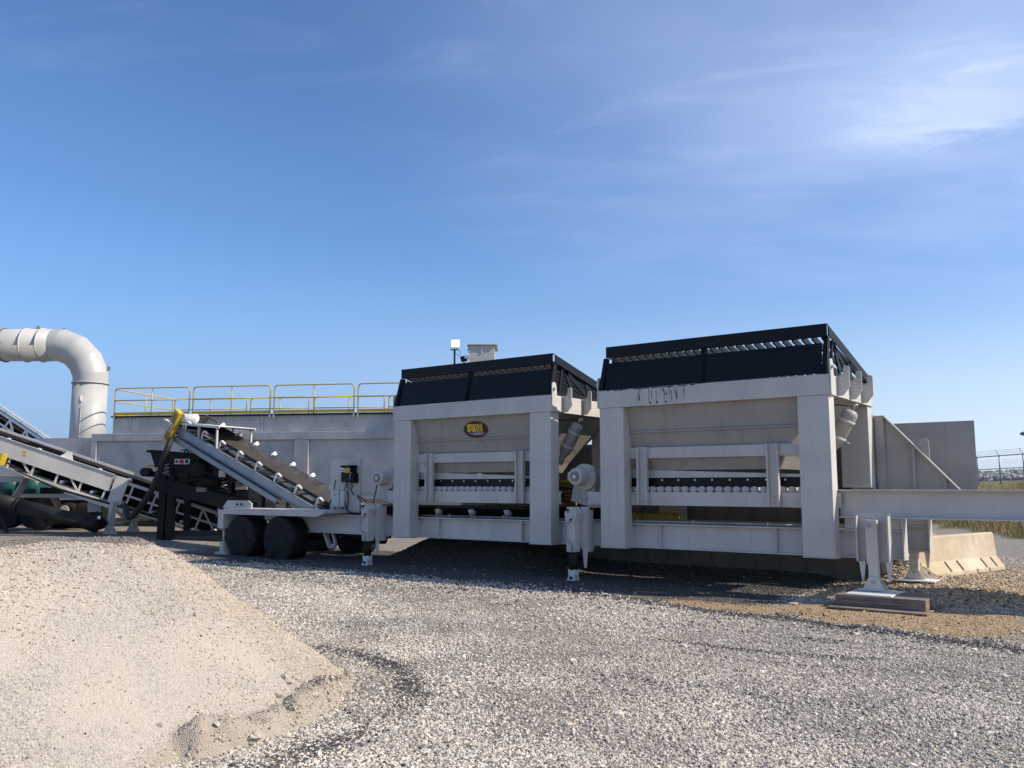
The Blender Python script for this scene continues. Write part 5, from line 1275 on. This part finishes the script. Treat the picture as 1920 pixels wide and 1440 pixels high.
# black pipe slanting to the ground
pp = thing('black_pipe', 'long black pipe slanting down to the ground in front of the far trailer', 'pipe', tuple(at(170, 990, D=27.0)))
b = MB(); b.cyl(at(-60, 921, D=27.4), at(34, 948, D=27.1), 0.225, 24); build('pipe_section', b, M['cable'], pp)
b = MB(); b.cyl(at(35, 948, D=27.1), at(176, 983, D=26.9), 0.215, 24); build('pipe_section', b, M['cable'], pp)
b = MB(); b.cyl(at(30, 946.8, D=27.1), at(36, 948.3, D=27.1), 0.245, 24); build('clamp_ring', b, M['blackdust'], pp)
b = MB(); b.cyl(at(160, 978, D=26.9), at(184, 986, D=26.9), 0.235, 20); b.cyl(at(176, 966, D=27.3), at(194, 986, D=27.2), 0.17, 16); build('elbow', b, M['blackdust'], pp)
b = MB(); b.obox(at(183, 973, D=26.55), SQ*0.09, -SB*0.01, ZA*0.09); build('white_tag', b, M['white'], pp)

# ------------------------------------------------------------------ baghouse
BA = V(0.894, 0.447, 0); BB = V(-0.447, 0.894, 0)
bo = at(168, 913, D=33.0); bo.z = 0
bh = thing('baghouse', 'large grey baghouse filter building with recessed wall panels and yellow roof railings', 'baghouse', tuple(bo))
def bp(a, d, z): return bo+BA*a+BB*d+ZA*z
def bbox(mb, a0, a1, d0, d1, z0, z1): mb.obox(bp(a0, d0, z0), BA*(a1-a0), BB*(d1-d0), ZA*(z1-z0)); return mb
LBH, zc0, zc1, ztop, zb = 17.4, 3.55, 3.84, 4.54, 1.36
b = MB(); bbox(b, 0.0, LBH, 0.10, 4.6, zb, zc1-0.004); build('body', b, M['bagpaint'], bh)
b = MB(); bbox(b, -0.05, LBH, 0.0, 0.098, zc0, zc1); build('cap_beam', b, M['bagpaint'], bh, 0.01)
b = MB(); bbox(b, -0.05, LBH, 0.0, 0.098, zb, zb+0.16); build('sill_beam', b, M['bagpaint'], bh, 0.01)
for a0, a1 in ((-0.05, 0.18), (8.30, 8.86), (12.6, 13.1), (17.0, 17.4)):
    b = MB(); bbox(b, a0, a1, 0.004, 0.097, zb+0.161, zc0-0.001); build('pilaster', b, M['bagpaint'], bh, 0.008)
b = MB(); bbox(b, 0.62, LBH-0.3, 0.32, 4.4, zc1, ztop-0.06); build('penthouse', b, M['bagpaint'], bh)
for a in (1.35, 2.0+4.85, 2.0+9.9, 15.2):
    b = MB(); bbox(b, a, a+0.05, 0.26, 0.318, zc1+0.002, ztop-0.07); build('rib', b, M['bagpaint'], bh)
b = MB(); bbox(b, 0.58, LBH-0.3, 0.22, 4.5, ztop-0.058, ztop+0.0); build('roof_deck', b, M['black'], bh)
b = MB(); bbox(b, -5.2, -0.06, 0.25, 3.2, 1.3, 3.70); build('plenum', b, M['bagpaint'], bh)
b = MB()
for a in (2.9, 8.0, 13.5):
    b = MB(); b.hexa([bp(a-1.9, 0.8, 0.50), bp(a-0.9, 0.8, 0.50), bp(a-0.9, 3.4, 0.50), bp(a-1.9, 3.4, 0.50), bp(a-2.7, 0.4, zb), bp(a+1.6, 0.4, zb), bp(a+1.6, 4.2, zb), bp(a-2.7, 4.2, zb)])
    build('dust_hopper', b, M['bagpaint'], bh)
for a in (0.4, 5.5, 11.0, 16.8):
    for d_ in (0.5, 4.1):
        b = MB(); bbox(b, a, a+0.2, d_, d_+0.2, -0.1, zb); build('support_leg', b, M['bagpaint'], bh)
# railings: near run, far run, left return
def rail_panel(a0, a1, d_, z0=ztop):
    r = 0.024; rd = 0.14; zt = z0+1.08
    arc = lambda ac, s: [bp(ac+s*rd*(-math.sin(t)), d_, zt-rd+rd*math.cos(t)) for t in [k*math.pi/8 for k in range(5)]]
    path = [bp(a0, d_, z0-0.10)]+[bp(a0+rd-rd*math.cos(t), d_, zt-rd+rd*math.sin(t)) for t in [k*math.pi/8 for k in range(5)]]
    path += [bp(a1-rd+rd*math.sin(t), d_, zt-rd+rd*math.cos(t)) for t in [k*math.pi/8 for k in range(5)]]+[bp(a1, d_, z0-0.10)]
    b = MB(); b.sweep(path, r, 8); fr = build('guard_rail', b, M['railyellow'], bh)
    b = MB(); b.cyl(bp(a0, d_, z0+0.60), bp(a1, d_, z0+0.60), r*0.85, 8); build('mid_rail', b, M['railyellow'], fr)
    b = MB(); b.cyl(bp((a0+a1)/2, d_, z0), bp((a0+a1)/2, d_, zt), r*0.85, 8); build('rail_post', b, M['railyellow'], fr)
    b = MB(); bbox(b, a0+0.03, a1-0.03, d_-0.006, d_+0.006, z0+0.02, z0+0.135); build('toe_board', b, M['yellow'], fr)
    b = MB()
    for a in (a0, a1): bbox(b, a-0.03, a+0.03, d_-0.03, d_+0.03, z0-0.16, z0-0.02)
    build('rail_socket', b, M['paint'], fr)
for a0, a1 in ((0.70, 3.86), (4.02, 7.18), (7.34, 10.50), (10.66, 13.80), (13.96, 16.9)): rail_panel(a0, a1, 0.24)
for a0, a1 in ((4.3, 6.95), (0.72, 4.1), (7.2, 10.3), (10.5, 13.6), (13.8, 16.9)): rail_panel(a0, a1, 4.42)
def rail_return(a, d0, d1, z0=ztop):
    r = 0.024; zt = z0+1.06; rd = 0.14
    path = [bp(a, d0, zt)]+[bp(a, d1-rd+rd*math.sin(t), zt-rd+rd*math.cos(t)) for t in [k*math.pi/8 for k in range(5)]]+[bp(a, d1, z0-0.1)]
    b = MB(); b.sweep(path, r, 8); fr = build('guard_rail', b, M['railyellow'], bh)
    b = MB(); b.cyl(bp(a, d0, z0+0.58), bp(a, d1, z0+0.58), r*0.85, 8); build('mid_rail', b, M['railyellow'], fr)
    b = MB(); b.cyl(bp(a, (d0+d1)/2, z0), bp(a, (d0+d1)/2, zt), r*0.85, 8); build('rail_post', b, M['railyellow'], fr)
    b = MB(); b.obox(bp(a-0.006, d0, z0+0.02), BA*0.012, BB*(d1-d0), ZA*0.115); build('toe_board', b, M['yellow'], fr)
rail_return(0.70, 0.3, 4.3)
for k in range(11):
    a = 1.2+k*1.38; b = MB(); b.bar(bp(a, 0.25, ztop+0.004), bp(a+0.05, 0.25, ztop+0.06), 0.02, 0.02); build('deck_clip', b, M['black'], bh)
# exhaust stack and floodlights on the roof
sk0 = at(880, 700, D=30.6)
st = thing('exhaust_stack', 'square cream steel stack with flanged top rising behind the further bin', 'stack', (sk0.x, sk0.y, ztop))
q = at(928, 700, D=30.6); wS = (q-sk0).length; zS = at(880, 646, D=30.6).z
b = MB(); b.obox(V(sk0.x, sk0.y, 2.0), SQ*wS*0.98, SB*1.3, ZA*(zS-2.0)); build('body', b, M['duct'], st)
b = MB(); b.obox(V(sk0.x, sk0.y, zS)-SQ*0.08-SB*0.08, SQ*(wS+0.16), SB*1.5, ZA*0.03); build('flange', b, M['duct'], st)
b = MB(); b.obox(V(sk0.x, sk0.y, zS-0.30)+SQ*wS*0.46-SB*0.03, SQ*0.03, SB*0.028, ZA*0.16); build('latch', b, M['white'], st)
b = MB(); b.bar(V(sk0.x, sk0.y, zS-0.14)-SQ*0.10+SB*0.2, V(sk0.x, sk0.y, zS-0.14)+SB*0.2, 0.03, 0.03); b.bar(V(sk0.x, sk0.y, zS-0.14)-SQ*0.10+SB*0.2, V(sk0.x, sk0.y, zS-0.28)+SB*0.2, 0.02, 0.02); build('hook', b, M['steel'], st)
fl = at(852, 700, D=30.4); zf = at(852, 655, D=30.4).z
lp = thing('floodlight', 'lit square floodlight on a slim black pole behind the further bin', 'floodlight', (fl.x, fl.y, ztop))
b = MB(); b.cyl(V(fl.x, fl.y, 2.0), V(fl.x, fl.y, zf), 0.035, 10); build('pole', b, M['blackdust'], lp)
b = MB(); b.obox(V(fl.x, fl.y, zf)-SQ*0.15-SB*0.12, SQ*0.30, SB*0.24, ZA*0.025); b.bar(V(fl.x, fl.y, zf)-SQ*0.06, V(fl.x, fl.y, zf+0.12)-SQ*0.06, 0.015, 0.015); b.bar(V(fl.x, fl.y, zf)+SQ*0.09, V(fl.x, fl.y, zf+0.12)+SQ*0.09, 0.015, 0.015); build('bracket', b, M['steel'], lp)
lo_ = V(fl.x, fl.y, zf+0.10)-SQ*0.12
b = MB(); b.obox(lo_-SB*0.01, SQ*0.29, SB*0.10, ZA*0.25); hs_ = build('housing', b, M['steel'], lp, 0.01)
b = MB(); b.obox(lo_+SQ*0.015-SB*0.018+ZA*0.015, SQ*0.26, SB*0.007, ZA*0.22); build('lens', b, M['lamp'], hs_)
b = MB(); c0_ = V(fl.x, fl.y, zf); b.sweep([c0_+SQ*0.12+ZA*0.02, c0_+SQ*0.22-ZA*0.08, c0_+SQ*0.20-ZA*0.20, c0_+SQ*0.10-ZA*0.19, c0_+SQ*0.03-ZA*0.12], 0.008, 6); build('cable', b, M['cable'], lp)
f2 = at(870, 673, D=30.3)
l2 = thing('floodlight', 'unlit black floodlight tilted down beside the square stack', 'floodlight', tuple(f2))
b = MB(); b.obox(f2-SQ*0.10-ZA*0.09, SQ*0.22+ZA*0.03, SB*0.2, ZA*0.18-SQ*0.05); build('housing', b, M['blackdust'], l2, 0.02)
b = MB(); b.obox(f2+SQ*0.02+ZA*0.02-SB*0.02, SQ*0.16, SB*0.2, ZA*0.11); build('visor', b, M['duct'], l2)
b = MB(); b.cyl(f2-ZA*0.1, f2-ZA*1.5, 0.02, 8); b.cyl(f2-ZA*1.5, f2-ZA*1.5+SQ*0.6, 0.02, 8); build('arm', b, M['blackdust'], l2)

# ------------------------------------------------------------------ duct with mitred elbow
dp = thing('exhaust_duct', 'large pale grey steel duct rising and bending left beside the baghouse', 'duct', tuple(bp(-0.1, 1.4, 3.5)))
r_ = 0.655; DD = 34.6
c0 = at(167, 760, D=DD); zfl = at(167, 719, D=DD).z
b = MB(); b.cyl(V(c0.x, c0.y, 2.2), V(c0.x, c0.y, zfl), r_, 40); build('riser', b, M['duct'], dp)
b = MB(); b.lathe(V(c0.x, c0.y, zfl-0.02), ZA, [(0, r_), (0, r_+0.05), (0.04, r_+0.05), (0.04, r_)], 40); build('flange', b, M['duct'], dp)
zax = at(0, 645, D=DD).z
hdir = -SQ
rb = zax-zfl-0.02
ctr = V(c0.x, c0.y, zfl+0.02)+hdir*rb
path = [V(c0.x, c0.y, zfl+0.02)]
for k in range(1, 5):
    a = math.radians(k*90/4-11.25); rr_ = rb/math.cos(math.radians(11.25))
    path.append(ctr-hdir*(rr_*math.cos(a))+ZA*(rr_*math.sin(a)))
path.append(ctr+ZA*rb)
for i in range(len(path)-1):                        # each mitred gore its own plate ring
    def pdir(j):
        return (path[j+1]-path[j]).normalized()
    b = MB(); n = 40; rings = []
    for j, p in ((i, path[i]), (i+1, path[i+1])):
        d0 = pdir(max(0, j-1)) if j > 0 else ZA
        d1 = pdir(j) if j < len(path)-1 else hdir
        if j == 0: d0 = d1 = ZA
        if j == len(path)-1: d0 = d1 = hdir
        d = (d0+d1).normalized(); x = SB; y = d.cross(x); k_ = 1/max(0.5, d.dot(d1))
        rings.append([p+x*(r_*math.cos(2*math.pi*q/n))+y*(r_*k_*math.sin(2*math.pi*q/n)) for q in range(n)])
    b._add(rings[0]+rings[1], [(q, n+q, n+(q+1) % n, (q+1) % n) for q in range(n)], True)
    if i % 1 == 0: build('elbow_gore', b, M['duct'], dp)
e0 = path[-1]
b = MB(); b.cyl(e0, e0+hdir*5.2, r_, 40); build('horizontal_run', b, M['duct'], dp)
for t in (0.42, 1.08, 1.95):
    b = MB(); b.lathe(e0+hdir*t, hdir, [(0, r_), (0, r_+0.05), (0.04, r_+0.05), (0.04, r_)], 40); build('flange' if t < 1.5 else 'joint_band', b, M['duct'] if t < 1.5 else M['rust'], dp)
for t in (0.72, -0.35):
    p = e0+hdir*t+ZA*(r_-0.02 if t > 0 else r_-0.10); b = MB(); b.prism([p-hdir*0.11, p+hdir*0.11, p+hdir*0.05+ZA*0.16, p-hdir*0.05+ZA*0.16], SB*0.03); build('lifting_lug', b, M['darkpaint'], dp)
p = V(c0.x, c0.y, zfl+0.62)+SQ*(r_-0.02); b = MB(); b.prism([p-ZA*0.11, p+ZA*0.11, p+SQ*0.14+ZA*0.06, p+SQ*0.14-ZA*0.04], SB*0.03); build('lifting_lug', b, M['darkpaint'], dp)
p = V(c0.x, c0.y, zfl-0.55)-SB*(r_-0.01); b = MB(); b.prism([p, p-SB*0.16, p-SB*0.16-ZA*0.20, p-ZA*0.26], SQ*0.03); build('lifting_lug', b, M['duct'], dp)
b = MB(); b.box(0, 0, 0, 0, 0, 0) if False else None
b = MB(); b.cyl(V(c0.x, c0.y, 2.2)-SB*r_*1.0, V(c0.x, c0.y, zfl-1.0)-SB*r_*1.0, 0.012, 6); build('weld_seam', b, M['duct'], dp)
b = MB(); b.bar(e0+hdir*1.75-SB*(r_+0.03), e0+hdir*2.3-SB*(r_+0.03), 0.03, 0.03); build('rod', b, M['steel'], dp)

# concrete blocks standing on the pale ground behind the screen
for (pxa, pya, w, h, lb) in ((325, 1003, 0.34, 0.66, 'buff concrete block seen left of the gap below the lattice conveyor'), (365, 1005, 0.22, 0.55, 'narrow buff concrete block right of the other one below the conveyor')):
    p = at(pxa, pya+12, D=30.5); b = MB(); b.obox(p-ZA*0.1, SQ*w, SB*0.6, ZA*(h+0.1)); solo('concrete_block', b, M['concrete'], lb, 'concrete block', 'buff blocks behind the black screen', loc=p, bevel=0.02)
# pale kerb wall seen under the baghouse
p = at(232, 985, D=34.0); b = MB(); b.obox(p-ZA*0.25, SQ*4.5, SB*0.3, ZA*0.62); solo('low_wall', b, M['concrete'], 'low pale concrete wall on the ground beyond the conveyor legs', 'wall', loc=p, bevel=0.01)

# ------------------------------------------------------------------ far right: grass, fence, rock bank, yard lamp
def grass_blades():
    n = 110000
    t = RNG.uniform(-6, 22, n); s = RNG.uniform(0, 1, n)**0.8*17
    x = -3.9+(-0.425)*t*1.0+0.905*s; y = 35.4+0.905*t+0.425*s
    ok = x < 14; x, y, s = x[ok], y[ok], s[ok]; n = len(x)
    h = RNG.uniform(0.30, 0.85, n)*(1+0.7*vnoise(x, y, 0.5, 51))*(0.35+0.65*sstep(0, 1.2, s)); a = RNG.uniform(0, 6.28, n); w = RNG.uniform(0.006, 0.02, n)
    z = gh(x, y); lean = 0.55*h*RNG.uniform(0.1, 1, n); la = RNG.uniform(0, 6.28, n)
    p0 = np.stack([x-np.cos(a)*w, y-np.sin(a)*w, z-0.05], 1); p1 = np.stack([x+np.cos(a)*w, y+np.sin(a)*w, z-0.05], 1)
    p2 = np.stack([x+np.cos(la)*lean, y+np.sin(la)*lean, z+h], 1)
    co = np.stack([p0, p1, p2], 1).reshape(-1, 3)
    me = np_mesh('tall_grass', co, np.arange(3*n).reshape(n, 3), M['grass'], False)
    g = np.clip(0.12+0.7*vnoise(x, y, 0.25, 52)+0.5*vnoise(x, y, 1.3, 53)+RNG.normal(0, 0.12, n)+0.45*sstep(5, 8, s)-0.9*sstep(9, 11, s), 0, 1)[:, None]
    c = (1-g)*np.array([[0.44, 0.325, 0.15]])+g*np.array([[0.19, 0.19, 0.05]])
    c = c*RNG.uniform(0.65, 1.25, (n, 1))
    c3 = np.repeat(c, 3, 0); c3[2::3] *= 1.25
    ca = me.color_attributes.new('col', 'FLOAT_COLOR', 'POINT'); ca.data.foreach_set('color', np.concatenate([c3, np.ones((3*n, 1))], 1).astype(np.float32).ravel())
    o = bpy.data.objects.new('tall_grass', me); COL.objects.link(o)
    tag(o, 'tall dry and green grass on the bank beyond the barrier', None, None, 'stuff')
grass_blades()
def rocks():
    rnd = random.Random(9); vs = []; fs = []; cs = []
    base = [V(0, 0, 1), V(0.9, 0, 0.4), V(0.28, 0.85, 0.4), V(-0.72, 0.53, 0.4), V(-0.72, -0.53, 0.4), V(0.28, -0.85, 0.4), V(0.72, 0.53, -0.4), V(-0.28, 0.85, -0.4), V(-0.9, 0, -0.4), V(-0.28, -0.85, -0.4), V(0.72, -0.53, -0.4), V(0, 0, -1)]
    tri = [(0, 1, 2), (0, 2, 3), (0, 3, 4), (0, 4, 5), (0, 5, 1), (1, 6, 2), (2, 7, 3), (3, 8, 4), (4, 9, 5), (5, 10, 1), (6, 7, 2), (7, 8, 3), (8, 9, 4), (9, 10, 5), (10, 6, 1), (11, 7, 6), (11, 8, 7), (11, 9, 8), (11, 10, 9), (11, 6, 10)]
    for k in range(2600):
        t = rnd.uniform(30, 110); s = rnd.uniform(21.5, 31)
        x = -3.9-0.425*t+0.905*s; y = 35.4+0.905*t+0.425*s
        r = rnd.uniform(0.18, 0.5); o = len(vs); z = float(gh(x, y))
        m = Matrix.Rotation(rnd.uniform(0, 6.28), 3, V(rnd.uniform(-1, 1), rnd.uniform(-1, 1), rnd.uniform(-1, 1)).normalized())
        g = rnd.choice([0.42, 0.36, 0.30, 0.22]); c = (g, g*0.94, g*0.86, 1)
        for v in base: vs.append(tuple(V(x, y, z+r*0.3)+(m @ (v*rnd.uniform(0.7, 1.15)))*r)); cs.append(c)
        fs += [(a+o, b_+o, c_+o) for a, b_, c_ in tri]
    me = np_mesh('rock_bank', np.array(vs), np.array(fs), M['rock'], False)
    ca = me.color_attributes.new('col', 'FLOAT_COLOR', 'POINT'); ca.data.foreach_set('color', np.array(cs, np.float32).ravel())
    o = bpy.data.objects.new('rock_bank', me); COL.objects.link(o)
    tag(o, 'bank of broken pale rock beyond the chain link fence', None, None, 'stuff')
rocks()
fa, fb_ = at(1832, 857, D=76), at(1918, 850.5, D=70)
fd = V(fb_.x-fa.x, fb_.y-fa.y, 0); fstep = fd.length/2; fd = fd.normalized(); fnrm = V(fd.y, -fd.x, 0)
fe = thing('chain_link_fence', 'grey chain link fence with barbed wire arms along the grassy bank', 'fence', (fa.x, fa.y, 2.0))
zt0 = fa.z; zslope = (fb_.z-fa.z)/(2*fstep)
def fp_(k): p = fa+fd*(k*fstep); p.z = zt0+zslope*k*fstep; return p
for k in range(-6, 9):
    p = fp_(k); b = MB(); b.cyl((p.x, p.y, p.z-2.7), p, 0.06, 8); po = build('post', b, M['galv'], fe)
    b = MB(); b.cyl(p, p-fd*0.45+ZA*0.45, 0.028, 6); build('barb_arm', b, M['galv'], po)
for dz_, r in ((-0.03, 0.045), (-1.12, 0.035)):
    b = MB(); b.cyl(fp_(-6)+ZA*dz_, fp_(8)+ZA*dz_, r, 8); build('rail', b, M['galv'], fe)
for j in range(3):
    f_ = (j+1)/3*0.43; b = MB(); b.cyl(fp_(-6)-fd*f_+ZA*f_, fp_(8)-fd*f_+ZA*f_, 0.010, 5); build('barbed_wire', b, M['galv'], fe)
b = MB(); Lf = 14*fstep; nD = int(Lf/0.16)
for k in range(nD):
    for sg in (1, -1):
        t0_ = k*0.16; t1_ = t0_+sg*2.2
        if 0 <= t1_ <= Lf:
            pa = fp_(-6)+fd*t0_-ZA*0.05; pb = fp_(-6)+fd*t1_-ZA*2.25
            b.bar(pa, pb, 0.004, 0.004, fnrm)
build('wire_mesh', b, M['galv'], fe, kind='stuff')
pl_ = at(1921, 812, D=60); b = MB()
yl = thing('yard_lamp', 'dark lamp head on a distant pole at the right edge above the fence', 'lamp post', (pl_.x+0.35, pl_.y, 1.5))
b.lathe(pl_+ZA*0.1, -ZA, [(0, 0.08), (0.06, 0.26), (0.2, 0.30), (0.28, 0.1)], 14); build('lamp_head', b, M['darkpaint'], yl)
b = MB(); b.sweep([V(pl_.x+0.55, pl_.y+0.3, 1.5), V(pl_.x+0.55, pl_.y+0.3, pl_.z+0.3), V(pl_.x+0.3, pl_.y+0.15, pl_.z+0.35), V(pl_.x, pl_.y, pl_.z+0.1)], 0.05, 8); build('pole', b, M['galv'], yl)
